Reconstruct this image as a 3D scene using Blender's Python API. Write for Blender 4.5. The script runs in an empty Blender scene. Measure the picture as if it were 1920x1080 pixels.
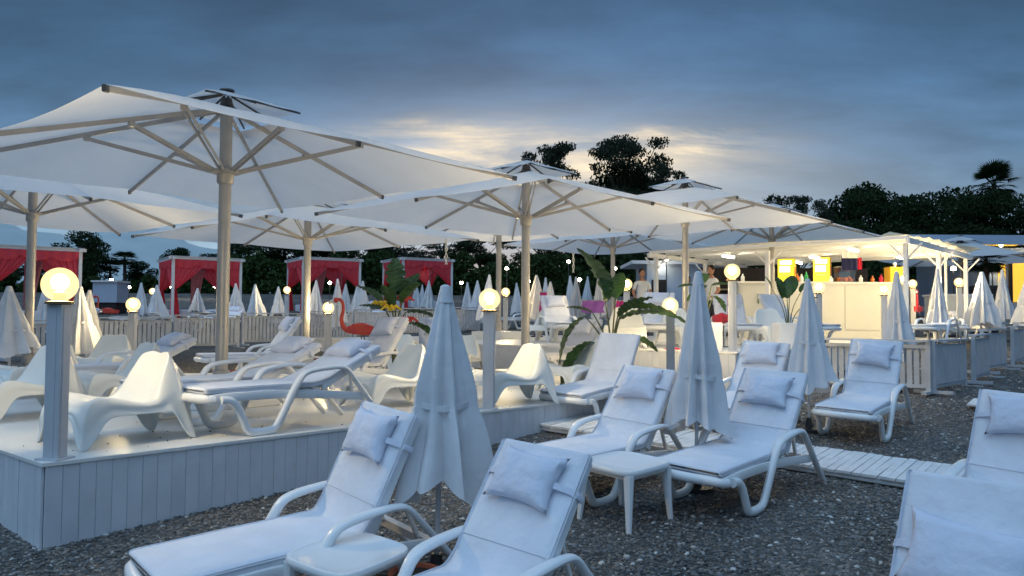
import bpy, bmesh, math, random
from mathutils import Vector, Matrix, Quaternion, noise
R = math.radians
rnd = random.Random(7)
sc = bpy.context.scene

# ------------------------------------------------------------------ camera
F = 1500.0 / 1920.0
EYE = Vector((0, 0, 1.4))
cam_d = bpy.data.cameras.new('camera')
cam_d.sensor_width = 36.0
cam_d.lens = 36.0 * F
cam_d.clip_end = 8000
cam_d.clip_start = 0.05
cam = bpy.data.objects.new('camera', cam_d)
sc.collection.objects.link(cam)
PITCH = math.atan(60 / 1500.0)
ROLL = 0.006
cam.matrix_world = Matrix.Translation(EYE) @ Matrix.Rotation(R(90) + PITCH, 4, 'X') @ Matrix.Rotation(ROLL, 4, 'Z')
sc.camera = cam
cam_d.dof.use_dof = False

# ------------------------------------------------------------------ world
world = bpy.data.worlds.new('World')
sc.world = world
world.use_nodes = True
wn = world.node_tree.nodes
wl = world.node_tree.links
for n in list(wn): wn.remove(n)
SUN_EL, SUN_AZ = R(62), R(205)      # soft sky light over the sea, behind the camera

def wmath(op, a, b=None, c=None, clamp=False):
    n = wn.new('ShaderNodeMath'); n.operation = op; n.use_clamp = clamp
    for i, v in enumerate((a, b, c)):
        if v is None: continue
        if isinstance(v, (int, float)): n.inputs[i].default_value = v
        else: wl.new(v, n.inputs[i])
    return n.outputs[0]

def wmix(kind, fac, a, b):
    n = wn.new('ShaderNodeMix'); n.data_type = 'RGBA'; n.blend_type = kind
    for s, v in ((0, fac), (6, a), (7, b)):
        if isinstance(v, (int, float)): n.inputs[s].default_value = v
        elif isinstance(v, tuple): n.inputs[s].default_value = v + (1,)
        else: wl.new(v, n.inputs[s])
    return n.outputs[2]

tc = wn.new('ShaderNodeTexCoord')
sep = wn.new('ShaderNodeSeparateXYZ'); wl.new(tc.outputs['Generated'], sep.inputs[0])
dx, dy, dz = sep.outputs
zc = wmath('MAXIMUM', dz, 0.0)
den = wmath('ADD', zc, 0.16)
px_ = wmath('DIVIDE', dx, den); py_ = wmath('DIVIDE', dy, den)
comb = wn.new('ShaderNodeCombineXYZ')
wl.new(wmath('MULTIPLY', px_, 0.55), comb.inputs[0]); wl.new(py_, comb.inputs[1])
def wnoise(scale, detail, rough, off, dist=0.0, vec=None):
    mp = wn.new('ShaderNodeMapping'); mp.inputs['Location'].default_value = off
    wl.new(vec or comb.outputs[0], mp.inputs[0])
    n = wn.new('ShaderNodeTexNoise'); n.inputs['Scale'].default_value = scale
    n.inputs['Detail'].default_value = detail; n.inputs['Roughness'].default_value = rough
    n.inputs['Distortion'].default_value = dist
    wl.new(mp.outputs[0], n.inputs['Vector'])
    return n.outputs['Fac']
n1 = wnoise(1.1, 9, 0.52, (3.1, 1.7, 0), 0.5)
n2 = wnoise(3.2, 8, 0.6, (9.0, 4.2, 0), 0.3)
ramp = wn.new('ShaderNodeValToRGB')
els = ramp.color_ramp.elements
els[0].position = 0.0; els[0].color = (0.29, 0.36, 0.40, 1)
els[1].position = 1.0; els[1].color = (0.20, 0.27, 0.40, 1)
for p, c in ((0.06, (0.28, 0.36, 0.42)), (0.13, (0.19, 0.265, 0.365)), (0.19, (0.12, 0.20, 0.31)), (0.27, (0.072, 0.135, 0.225)), (0.40, (0.052, 0.102, 0.18)), (0.6, (0.125, 0.175, 0.27))):
    e = els.new(p); e.color = c + (1,)
wl.new(zc, ramp.inputs[0])
streak = wmath('MULTIPLY_ADD', n1, 2.1, -0.10)
fine = wmath('MULTIPLY_ADD', n2, 0.9, 0.55)
sm = wmath('MULTIPLY', streak, fine)
cloud = wmix('MULTIPLY', 1.0, ramp.outputs[0], (.66, .84, .94))
cm = wn.new('ShaderNodeVectorMath'); cm.operation = 'SCALE'
wl.new(cloud, cm.inputs[0]); wl.new(sm, cm.inputs['Scale'])
# gap in the clouds, low over the land, where the last daylight shows
ysafe = wmath('MAXIMUM', dy, 0.05)
u = wmath('DIVIDE', dx, ysafe); v = wmath('DIVIDE', dz, ysafe)
front = wmath('GREATER_THAN', dy, 0.05)
def gauss(val, c, w):
    t = wmath('DIVIDE', wmath('SUBTRACT', val, c), w)
    return wmath('EXPONENT', wmath('MULTIPLY', wmath('MULTIPLY', t, t), -1.0))
warp = wmath('MULTIPLY_ADD', n2, 0.10, -0.05)
vw = wmath('ADD', v, warp)
comb2 = wn.new('ShaderNodeCombineXYZ'); wl.new(wmath('MULTIPLY', u, 4.0), comb2.inputs[0]); wl.new(wmath('MULTIPLY', v, 26.0), comb2.inputs[1])
n3 = wnoise(1.0, 6, 0.6, (2.4, 7.7, 0), 0.4, comb2.outputs[0])
gap = wmath('MULTIPLY_ADD', n3, 3.2, -1.15, clamp=True)
g1 = wmath('MULTIPLY', gauss(u, 0.0, 0.21), gauss(vw, 0.207, 0.027))
g2 = wmath('MULTIPLY', gauss(u, 0.22, 0.07), gauss(vw, 0.232, 0.012))
g3 = wmath('MULTIPLY', gauss(u, 0.05, 0.34), gauss(v, 0.175, 0.085))
gg = wmath('MULTIPLY', wmath('MULTIPLY', wmath('ADD', g1, wmath('MULTIPLY', g2, 0.8)), gap), front, clamp=True)
halo = wmath('MULTIPLY', wmath('MULTIPLY', g3, front), 0.42)
sky = wn.new('ShaderNodeTexSky'); sky.sky_type = 'NISHITA'; sky.sun_disc = False
sky.sun_elevation = R(2.0); sky.sun_rotation = R(0); sky.altitude = 10
skys = wn.new('ShaderNodeVectorMath'); skys.operation = 'SCALE'
wl.new(sky.outputs[0], skys.inputs[0]); skys.inputs['Scale'].default_value = 0.05
warmed = wmix('MIX', halo, cm.outputs[0], (0.60, 0.56, 0.46))
glow = wmix('MIX', gg, warmed, (1.10, 0.86, 0.52))
add = wmix('ADD', 0.12, glow, skys.outputs[0])
bg = wn.new('ShaderNodeBackground'); bg.inputs['Strength'].default_value = 1.0
wl.new(add, bg.inputs[0])
wo = wn.new('ShaderNodeOutputWorld'); wl.new(bg.outputs[0], wo.inputs[0])

sd = bpy.data.lights.new('sun', 'SUN'); sd.energy = 1.08; sd.angle = R(70); sd.color = (0.50, 0.74, 1.0)
so = bpy.data.objects.new('sun', sd); sc.collection.objects.link(so)
sv = Vector((math.sin(SUN_AZ) * math.cos(SUN_EL), math.cos(SUN_AZ) * math.cos(SUN_EL), math.sin(SUN_EL)))
so.rotation_euler = sv.to_track_quat('Z', 'Y').to_euler()
so.location = (0, -5, 30)

sc.view_settings.view_transform = 'Standard'
sc.view_settings.look = 'None'
sc.view_settings.exposure = 0.5
sc.view_settings.gamma = 1.0
sc.view_settings.use_curve_mapping = False

# ------------------------------------------------------------------ materials
MATS = {}
def mat(name, col,  rough=0.6, noise_amt=0.0, noise_scale=8.0, bump=0.0, bump_scale=60.0, trans=0.0, metal=0.0, spec=0.4, emit=None, estr=0.0, col2=None, coat=0.0, bdist=0.01):
    m = bpy.data.materials.new(name); m.use_nodes = True
    nt = m.node_tree; N = nt.nodes; L = nt.links
    for n in list(N): N.remove(n)
    out = N.new('ShaderNodeOutputMaterial')
    b = N.new('ShaderNodeBsdfPrincipled')
    b.inputs['Base Color'].default_value = (*col, 1); b.inputs['Roughness'].default_value = rough
    b.inputs['Metallic'].default_value = metal; b.inputs['Specular IOR Level'].default_value = spec
    b.inputs['Coat Weight'].default_value = coat
    tcn = N.new('ShaderNodeTexCoord')
    src = None
    if noise_amt > 0 or col2:
        nz = N.new('ShaderNodeTexNoise'); nz.inputs['Scale'].default_value = noise_scale; nz.inputs['Detail'].default_value = 6
        oi = N.new('ShaderNodeObjectInfo')
        va = N.new('ShaderNodeVectorMath'); va.operation = 'ADD'
        sc_ = N.new('ShaderNodeMath'); sc_.operation = 'MULTIPLY'; sc_.inputs[1].default_value = 31.0
        L.new(oi.outputs['Random'], sc_.inputs[0])
        L.new(tcn.outputs['Object'], va.inputs[0]); L.new(sc_.outputs[0], va.inputs[1])
        L.new(va.outputs[0], nz.inputs['Vector'])
        rp = N.new('ShaderNodeValToRGB')
        rp.color_ramp.elements[0].position = 0.3; rp.color_ramp.elements[1].position = 0.72
        c2 = col2 or tuple(max(0, c * (1 - noise_amt)) for c in col)
        rp.color_ramp.elements[0].color = (*c2, 1); rp.color_ramp.elements[1].color = (*col, 1)
        L.new(nz.outputs['Fac'], rp.inputs[0]); L.new(rp.outputs[0], b.inputs['Base Color'])
        src = rp.outputs[0]
    if bump > 0:
        bz = N.new('ShaderNodeTexNoise'); bz.inputs['Scale'].default_value = bump_scale; bz.inputs['Detail'].default_value = 4
        L.new(tcn.outputs['Object'], bz.inputs['Vector'])
        bp = N.new('ShaderNodeBump'); bp.inputs['Strength'].default_value = bump; bp.inputs['Distance'].default_value = bdist
        L.new(bz.outputs['Fac'], bp.inputs['Height']); L.new(bp.outputs[0], b.inputs['Normal'])
    if emit:
        b.inputs['Emission Color'].default_value = (*emit, 1); b.inputs['Emission Strength'].default_value = estr
    last = b.outputs[0]
    if trans > 0:
        t = N.new('ShaderNodeBsdfTranslucent'); t.inputs[0].default_value = (*col, 1)
        if src: L.new(src, t.inputs[0])
        mx = N.new('ShaderNodeMixShader'); mx.inputs[0].default_value = trans
        L.new(b.outputs[0], mx.inputs[1]); L.new(t.outputs[0], mx.inputs[2]); last = mx.outputs[0]
    L.new(last, out.inputs[0])
    MATS[name] = m
    return m

plastic = mat('white_plastic', (0.78, 0.79, 0.80), 0.32, 0.08, 3.0, 0.03, 25, spec=0.5)
plastic2 = mat('warm_white_plastic', (0.78, 0.79, 0.76), 0.25, 0.05, 3.0, spec=0.5)
cushion = mat('cushion_fabric', (0.72, 0.74, 0.80), 0.9, 0.10, 5.0, 0.55, 7, spec=0.15, bdist=0.035)
pillow_m = mat('pillow_fabric', (0.66, 0.69, 0.79), 0.9, 0.10, 6.0, 0.6, 9, spec=0.15, bdist=0.035)
canopy_m = mat('canopy_fabric', (0.78, 0.78, 0.79), 0.85, 0.06, 2.0, 0.40, 5, bdist=0.03, trans=0.40, spec=0.1)
folded_m = mat('folded_fabric', (0.76, 0.77, 0.80), 0.9, 0.10, 5.0, 0.5, 8, bdist=0.03, trans=0.15, spec=0.1)
alu = mat('aluminium', (0.40, 0.385, 0.37), 0.45, 0.15, 6, spec=0.5, metal=0.35)
alu_dark = mat('dark_metal', (0.10, 0.095, 0.09), 0.5, 0.2, 6, metal=0.3)
post_m = mat('lamp_post_paint', (0.50, 0.52, 0.56), 0.4, 0.12, 4, spec=0.5)
brass = mat('socket_brown', (0.16, 0.09, 0.035), 0.5)
deck_m = mat('deck_paint', (0.80, 0.79, 0.76), 0.38, 0.12, 1.6, 0.15, 8, spec=0.4)
board_m = mat('facing_paint', (0.66, 0.68, 0.72), 0.55, 0.16, 3.5, 0.3, 20)
fence_m = mat('fence_paint', (0.50, 0.52, 0.56), 0.65, 0.25, 4.0, 0.3, 20)
plank_m = mat('walkway_paint', (0.76, 0.76, 0.76), 0.7, 0.22, 5.0, 0.4, 25)
terra = mat('terracotta', (0.42, 0.10, 0.045), 0.75, 0.25, 6)
soil = mat('soil', (0.05, 0.035, 0.025), 0.95, 0.3, 20, 0.5)
red_cloth = mat('red_voile', (1.0, 0.15, 0.19), 0.8, 0.10, 3.0, 0.2, 20, trans=0.55, spec=0.1)
pink_cloth = mat('pink_voile', (0.75, 0.34, 0.36), 0.85, 0.1, 3.0, trans=0.4, spec=0.1)
white_wood = mat('white_frame_paint', (0.75, 0.75, 0.76), 0.5, 0.08, 4)
flam_m = mat('flamingo_orange', (0.75, 0.10, 0.03), 0.45, 0.2, 9, 0.3, 12, col2=(0.55, 0.04, 0.05))
flam_red = mat('flamingo_red', (0.50, 0.02, 0.04), 0.45, 0.2, 9)
black = mat('black_plastic', (0.02, 0.02, 0.022), 0.5)
beak_m = mat('beak_white', (0.75, 0.68, 0.58), 0.5)
leaf_m = mat('banana_leaf', (0.045, 0.105, 0.03), 0.45, trans=0.2, noise_amt=0.5, noise_scale=6, bump=0.2, bump_scale=20)
stem_m = mat('leaf_stem', (0.10, 0.12, 0.045), 0.6, 0.3, 8)
yellow_fl = mat('yellow_petal', (0.72, 0.50, 0.03), 0.6, 0.2, 8)
red_fl = mat('red_flower', (0.55, 0.05, 0.04), 0.6, 0.2, 8)
tree_m = mat('tree_leaves', (0.030, 0.052, 0.020), 0.8, 0.5, 0.35, trans=0.15, spec=0.1)
tree2_m = mat('grey_green_leaves', (0.045, 0.060, 0.035), 0.8, 0.5, 0.5, trans=0.15, spec=0.1)
bark_m = mat('bark', (0.07, 0.05, 0.035), 0.9, 0.3, 3)
hedge_m = mat('hedge_leaves', (0.035, 0.065, 0.02), 0.8, 0.5, 0.6, spec=0.1)
skin_m = mat('skin', (0.42, 0.21, 0.13), 0.55)
shirt_m = mat('white_shirt', (0.75, 0.75, 0.76), 0.85)
trouser_m = mat('dark_cloth', (0.03, 0.035, 0.05), 0.85)
hair_m = mat('dark_hair', (0.015, 0.010, 0.008), 0.7)
counter_m = mat('counter_white', (0.64, 0.65, 0.64), 0.5, 0.06, 2.0)
yellow_p = mat('yellow_cabinet', (0.75, 0.42, 0.02), 0.4)
yellow_glow = mat('lit_yellow_panel', (0.8, 0.7, 0.05), 0.4, emit=(1.0, 0.85, 0.03), estr=1.0)
white_glow = mat('lit_white_panel', (0.9, 0.9, 0.8), 0.4, emit=(1.0, 0.98, 0.78), estr=1.8)
dark_wall = mat('dark_interior', (0.025, 0.02, 0.022), 0.8)
orange_m = mat('orange_fruit', (0.65, 0.18, 0.03), 0.5, 0.3, 30)
navy = mat('navy_cloth', (0.012, 0.015, 0.07), 0.9)
crimson = mat('crimson_cloth', (0.5, 0.02, 0.05), 0.9)
bar_cloth = mat('bar_awning_cloth', (0.80, 0.77, 0.66), 0.85, 0.05, 2.0, trans=0.12, spec=0.1)
wall_blue = mat('pale_blue_render', (0.42, 0.50, 0.62), 0.8, 0.1, 1.0)
grey_roof = mat('grey_roof', (0.22, 0.24, 0.26), 0.7, 0.15, 1.0)
amber = mat('lit_amber_wall', (0.75, 0.45, 0.05), 0.8, emit=(1.0, 0.55, 0.06), estr=0.75)
purple = mat('purple_towel', (0.32, 0.12, 0.45), 0.95, 0.2, 12)
magenta = mat('magenta_towel', (0.60, 0.05, 0.30), 0.95, 0.2, 12)
green_p = mat('green_sign', (0.02, 0.28, 0.08), 0.5)
letter_m = mat('green_letter', (0.06, 0.11, 0.06), 0.6)
rope_m = mat('rope', (0.7, 0.68, 0.62), 0.9)
hill_m = mat('hill_haze_tint', (0.46, 0.52, 0.52), 0.9, 0.15, 0.004)  # distance haze is painted into this pale hill colour
crate_m = mat('pale_wood', (0.48, 0.40, 0.28), 0.8, 0.25, 9)
bulb_m = mat('lit_bulb', (1, 1, 1), 0.4, emit=(1.0, 0.80, 0.46), estr=900.0)
far_bulb = mat('far_lit_bulb', (1, 1, 1), 0.4, emit=(1.0, 0.88, 0.66), estr=30.0)
tube_glow = mat('lit_tube', (1, 1, 1), 0.4, emit=(1.0, 0.91, 0.70), estr=36.0)

def glass_globe():
    m = bpy.data.materials.new('frosted_globe'); m.use_nodes = True
    N = m.node_tree.nodes; L = m.node_tree.links
    for n in list(N): N.remove(n)
    out = N.new('ShaderNodeOutputMaterial'); t = N.new('ShaderNodeBsdfTransparent')
    t.inputs[0].default_value = (1, 0.95, 0.85, 1)
    e = N.new('ShaderNodeEmission'); e.inputs[0].default_value = (1.0, 0.72, 0.34, 1); e.inputs[1].default_value = 1.7
    mx = N.new('ShaderNodeMixShader'); mx.inputs[0].default_value = 0.45
    L.new(t.outputs[0], mx.inputs[1]); L.new(e.outputs[0], mx.inputs[2])
    L.new(mx.outputs[0], out.inputs[0]); return m
globe_m = glass_globe()
def clear_glass():
    m = bpy.data.materials.new('case_glass'); m.use_nodes = True
    N = m.node_tree.nodes; L = m.node_tree.links
    for n in list(N): N.remove(n)
    out = N.new('ShaderNodeOutputMaterial'); t = N.new('ShaderNodeBsdfTransparent')
    g = N.new('ShaderNodeBsdfGlossy'); g.inputs['Roughness'].default_value = 0.1
    mx = N.new('ShaderNodeMixShader'); mx.inputs[0].default_value = 0.2
    L.new(t.outputs[0], mx.inputs[1]); L.new(g.outputs[0], mx.inputs[2]); L.new(mx.outputs[0], out.inputs[0]); return m
glass_m = clear_glass()

# ------------------------------------------------------------------ helpers
col = sc.collection
def link(o): col.objects.link(o); return o

def cr(pts, k=4, closed=False):
    P = [Vector(p) for p in pts]; out = []; n = len(P)
    for i in range(n - 1):
        p0 = P[max(i - 1, 0)]; p1 = P[i]; p2 = P[i + 1]; p3 = P[min(i + 2, n - 1)]
        for j in range(k):
            t = j / k
            out.append(0.5 * ((2 * p1) + (p2 - p0) * t + (2 * p0 - 5 * p1 + 4 * p2 - p3) * t * t + (3 * p1 - p0 - 3 * p2 + p3) * t ** 3))
    out.append(P[-1]); return out

def rrect(w, h, r=0.25, n=3):
    """rounded rectangle points; w along first axis, h along second"""
    rr = r * min(w, h); pts = []
    for cx, cy, a0 in ((w/2-rr, h/2-rr, 0), (-w/2+rr, h/2-rr, 90), (-w/2+rr, -h/2+rr, 180), (w/2-rr, -h/2+rr, 270)):
        for i in range(n):
            a = R(a0 + 90 * i / (n - 1)) if n > 1 else R(a0 + 45)
            pts.append((cx + rr * math.cos(a), cy + rr * math.sin(a)))
    return pts

class MB:
    def __init__(s): s.v = []; s.f = []; s.fm = []; s.cur = 0
    def add(s, vs, fs):
        b = len(s.v); s.v += [Vector(x) for x in vs]
        for f in fs: s.f.append([b + i for i in f]); s.fm.append(s.cur)
    def box(s, c, d, M=None):
        x, y, z = [k / 2 for k in d]; c = Vector(c)
        vs = [Vector((i * x, j * y, k * z)) for k in (-1, 1) for j in (-1, 1) for i in (-1, 1)]
        vs = [c + (M @ p if M else p) for p in vs]
        s.add(vs, [(0, 2, 3, 1), (4, 5, 7, 6), (0, 1, 5, 4), (2, 6, 7, 3), (0, 4, 6, 2), (1, 3, 7, 5)]); return s
    def bar(s, a, b, w, h, side=(0, 1, 0)):
        return s.sweep([a, b], lambda i, n: rrect(w, h, 0.2, 2), side)
    def sweep(s, path, sec, side=(0, 1, 0), cap=True):
        """section's first axis lies along 'side', second along the normal"""
        P = [Vector(p) for p in path]; n = len(P); side = Vector(side).normalized(); vs = []; m = 0
        for i, p in enumerate(P):
            t = (P[min(i + 1, n - 1)] - P[max(i - 1, 0)]).normalized()
            sd_ = (side - t * side.dot(t)).normalized(); nn = t.cross(sd_)
            q = sec(i, n) if callable(sec) else sec
            m = len(q)
            vs += [p + sd_ * a + nn * b for a, b in q]
        fs = []
        for i in range(n - 1):
            for j in range(m):
                a = i * m + j; b = i * m + (j + 1) % m
                fs.append((a, b, b + m, a + m))
        if cap: fs.append(tuple(range(m))[::-1]); fs.append(tuple((n - 1) * m + j for j in range(m)))
        s.add(vs, fs); return s
    def tube(s, path, r, n=8, cap=True):
        P = [Vector(p) for p in path]; N = len(P); vs = []
        t0 = (P[1] - P[0]).normalized()
        u_ = t0.orthogonal().normalized()
        for i, p in enumerate(P):
            t = (P[min(i + 1, N - 1)] - P[max(i - 1, 0)]).normalized()
            u_ = (u_ - t * u_.dot(t)).normalized(); w = t.cross(u_)
            rr = r(i / (N - 1)) if callable(r) else r
            vs += [p + (u_ * math.cos(2 * math.pi * k / n) + w * math.sin(2 * math.pi * k / n)) * rr for k in range(n)]
        fs = [(i * n + j, i * n + (j + 1) % n, (i + 1) * n + (j + 1) % n, (i + 1) * n + j) for i in range(N - 1) for j in range(n)]
        if cap: fs.append(tuple(range(n))[::-1]); fs.append(tuple((N - 1) * n + j for j in range(n)))
        s.add(vs, fs); return s
    def lathe(s, prof, n=16, c=(0, 0, 0), f=None):
        vs = []; c = Vector(c)
        for i, (r, z) in enumerate(prof):
            for k in range(n):
                a = 2 * math.pi * k / n; rr = f(r, z, a) if f else r
                vs.append(c + Vector((rr * math.cos(a), rr * math.sin(a), z)))
        m = len(prof)
        fs = [(i * n + j, i * n + (j + 1) % n, (i + 1) * n + (j + 1) % n, (i + 1) * n + j) for i in range(m - 1) for j in range(n)]
        fs.append(tuple(range(n))[::-1]); fs.append(tuple((m - 1) * n + j for j in range(n)))
        s.add(vs, fs); return s
    def grid(s, fn, nu, nv):
        vs = [fn(i / nu, j / nv) for i in range(nu + 1) for j in range(nv + 1)]
        fs = [(i * (nv + 1) + j, i * (nv + 1) + j + 1, (i + 1) * (nv + 1) + j + 1, (i + 1) * (nv + 1) + j) for i in range(nu) for j in range(nv)]
        s.add(vs, fs); return s
    def ball(s, c, r, n=10, m=7):
        prof = [(max(r * math.sin(math.pi * i / m), 1e-4), -r * math.cos(math.pi * i / m)) for i in range(m + 1)]
        return s.lathe(prof, n, c)
    def mesh(s, name, mats, smooth=True):
        me = bpy.data.meshes.new(name); me.from_pydata([tuple(v) for v in s.v], [], s.f); 
        ms = mats if isinstance(mats, (list, tuple)) else [mats]
        for m in ms: me.materials.append(m)
        if len(ms) > 1:
            for p, k in zip(me.polygons, s.fm): p.material_index = k
        me.validate(); me.update()
        if smooth:
            me.polygons.foreach_set('use_smooth', [True] * len(me.polygons))
            try: me.set_sharp_from_angle(angle=R(38))
            except Exception: pass
        return me
    def build(s, name, mats, parent=None, smooth=True, bevel=0):
        o = link(bpy.data.objects.new(name, s.mesh(name, mats, smooth)))
        if parent is not None: o.parent = parent
        if bevel:
            b = o.modifiers.new('bevel', 'BEVEL'); b.width = bevel; b.segments = 2; b.limit_method = 'ANGLE'
        return o

def tag(o, label=None, cat=None, group=None, kind=None):
    if label: o['label'] = label
    if cat: o['category'] = cat
    if group: o['group'] = group
    if kind: o['kind'] = kind
    return o
def thing(name, label, cat, group=None):
    o = link(bpy.data.objects.new(name, None)); o.empty_display_size = 0.1
    return tag(o, label, cat, group)
def copy_tree(o, parent=None, skip=()):
    c = o.copy(); col.objects.link(c)
    if parent is not None: c.parent = parent
    for ch in [k for k in o.children]:
        if ch.name.split('.')[0] in skip: continue
        copy_tree(ch, c, skip)
    return c

PROF = [(-20, -0.9), (0, -0.34), (3, -0.20), (5, -0.03), (8, 0.16), (11, 0.38), (14, 0.55), (20, 0.86), (31.5, 1.42), (38, 1.86), (48, 2.85), (56, 3.15), (4000, 3.2)]
def gz(x, y):
    for (a, za), (b, zb) in zip(PROF, PROF[1:]):
        if y <= b: return za + (zb - za) * (y - a) / (b - a)
    return PROF[-1][1]
def gslope(y): return (gz(0, y + 0.4) - gz(0, y - 0.4)) / 0.8

A = math.atan2(0.75, 0.66)
AV = Vector((math.cos(A), math.sin(A), 0)); BV = Vector((-math.sin(A), math.cos(A), 0))
P0 = Vector((-2.89, 5.0, 0))
def loc(t, s, z=0): return P0 + AV * t + BV * s + Vector((0, 0, z))
def on_deck(x, y):
    r_ = Vector((x, y, 0)) - P0; t = r_.dot(AV); s = r_.dot(BV)
    if t >= 8.35 and -0.56 <= s <= 9.6 and t < 25: return 0.98
    if 0 <= t <= 8.35 and 0 <= s <= 9.6: return 0.5
    return None
def place(o, x, y, rz=0.0, z=None, tilt=True, lean=None):
    q = Quaternion((0, 0, 1), rz)
    if z is None:
        z = on_deck(x, y)
        if z is None:
            z = gz(x, y)
            if tilt:
                n = Vector((0, -gslope(y), 1)).normalized()
                q = Vector((0, 0, 1)).rotation_difference(n) @ q
    if lean: q = Quaternion(lean[0], lean[1]) @ q
    o.location = (x, y, z); o.rotation_mode = 'XYZ'; o.rotation_euler = q.to_euler()
    return o
def X(px, Y): return (px - 960) / 1500.0 * Y      # ray direction of the photograph at depth Y

# ------------------------------------------------------------------ ground
g = MB()
xs = [-3000, -400, -120, -60, -40] + [-30 + i * 0.75 for i in range(81)] + [40, 60, 120, 400, 3000]
ys = [-200, -60, -20, -8] + [-4 + i * 0.5 for i in range(120)] + [60, 70, 100, 200, 600, 1500, 4000]
vs = []
for y in ys:
    for x in xs:
        h = 0.0
        if -6 < y < 40 and abs(x) < 30: h = 0.02 * noise.noise(Vector((x * 0.8, y * 0.8, 0)))
        vs.append((x, y, gz(x, y) + h))
nx = len(xs)
g.add(vs, [(j * nx + i, j * nx + i + 1, (j + 1) * nx + i + 1, (j + 1) * nx + i) for j in range(len(ys) - 1) for i in range(nx - 1)])
def ground_mat():
    m = bpy.data.materials.new('shingle'); m.use_nodes = True
    N = m.node_tree.nodes; L = m.node_tree.links
    b = N['Principled BSDF']; b.inputs['Roughness'].default_value = 0.85
    tc_ = N.new('ShaderNodeTexCoord')
    vo = N.new('ShaderNodeTexVoronoi'); vo.inputs['Scale'].default_value = 42; L.new(tc_.outputs['Object'], vo.inputs['Vector'])
    sp = N.new('ShaderNodeSeparateColor'); L.new(vo.outputs['Color'], sp.inputs[0])
    rp = N.new('ShaderNodeValToRGB'); e = rp.color_ramp.elements
    e[0].position = 0; e[0].color = (0.04, 0.038, 0.036, 1); e[1].position = 1; e[1].color = (0.30, 0.29, 0.27, 1)
    k = e.new(0.5); k.color = (0.10, 0.095, 0.085, 1); k = e.new(0.85); k.color = (0.17, 0.155, 0.14, 1)
    L.new(sp.outputs[0], rp.inputs[0])
    ns = N.new('ShaderNodeTexNoise'); ns.inputs['Scale'].default_value = 0.7; ns.inputs['Detail'].default_value = 5; L.new(tc_.outputs['Object'], ns.inputs['Vector'])
    r2 = N.new('ShaderNodeValToRGB'); r2.color_ramp.elements[0].color = (0.6, 0.6, 0.62, 1); r2.color_ramp.elements[1].color = (1.15, 1.1, 1.05, 1)
    r2.color_ramp.elements[0].position = 0.35; r2.color_ramp.elements[1].position = 0.68
    L.new(ns.outputs['Fac'], r2.inputs[0])
    mx = N.new('ShaderNodeMix'); mx.data_type = 'RGBA'; mx.blend_type = 'MULTIPLY'; mx.inputs[0].default_value = 1
    L.new(rp.outputs[0], mx.inputs[6]); L.new(r2.outputs[0], mx.inputs[7]); L.new(mx.outputs[2], b.inputs['Base Color'])
    bp = N.new('ShaderNodeBump'); bp.inputs['Distance'].default_value = 0.02; bp.inputs['Strength'].default_value = 0.9
    bp.invert = True
    L.new(vo.outputs['Distance'], bp.inputs['Height']); L.new(bp.outputs[0], b.inputs['Normal'])
    return m
ground_o = g.build('ground', ground_mat()); tag(ground_o, kind='structure')
# sea behind the camera
s_ = MB().add([(-3000, -5, -0.42), (3000, -5, -0.42), (3000, -3500, -0.42), (-3000, -3500, -0.42)], [(0, 3, 2, 1)])
w_ = MB(); w_.add([(-3000, -6, -0.40), (3000, -6, -0.40), (3000, -3500, -0.40), (-3000, -3500, -0.40)], [(0, 3, 2, 1)])
tag(w_.build('sea', mat('sea_water', (0.03, 0.07, 0.10), 0.12, bump=0.4, bump_scale=1.5)), kind='structure')

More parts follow.
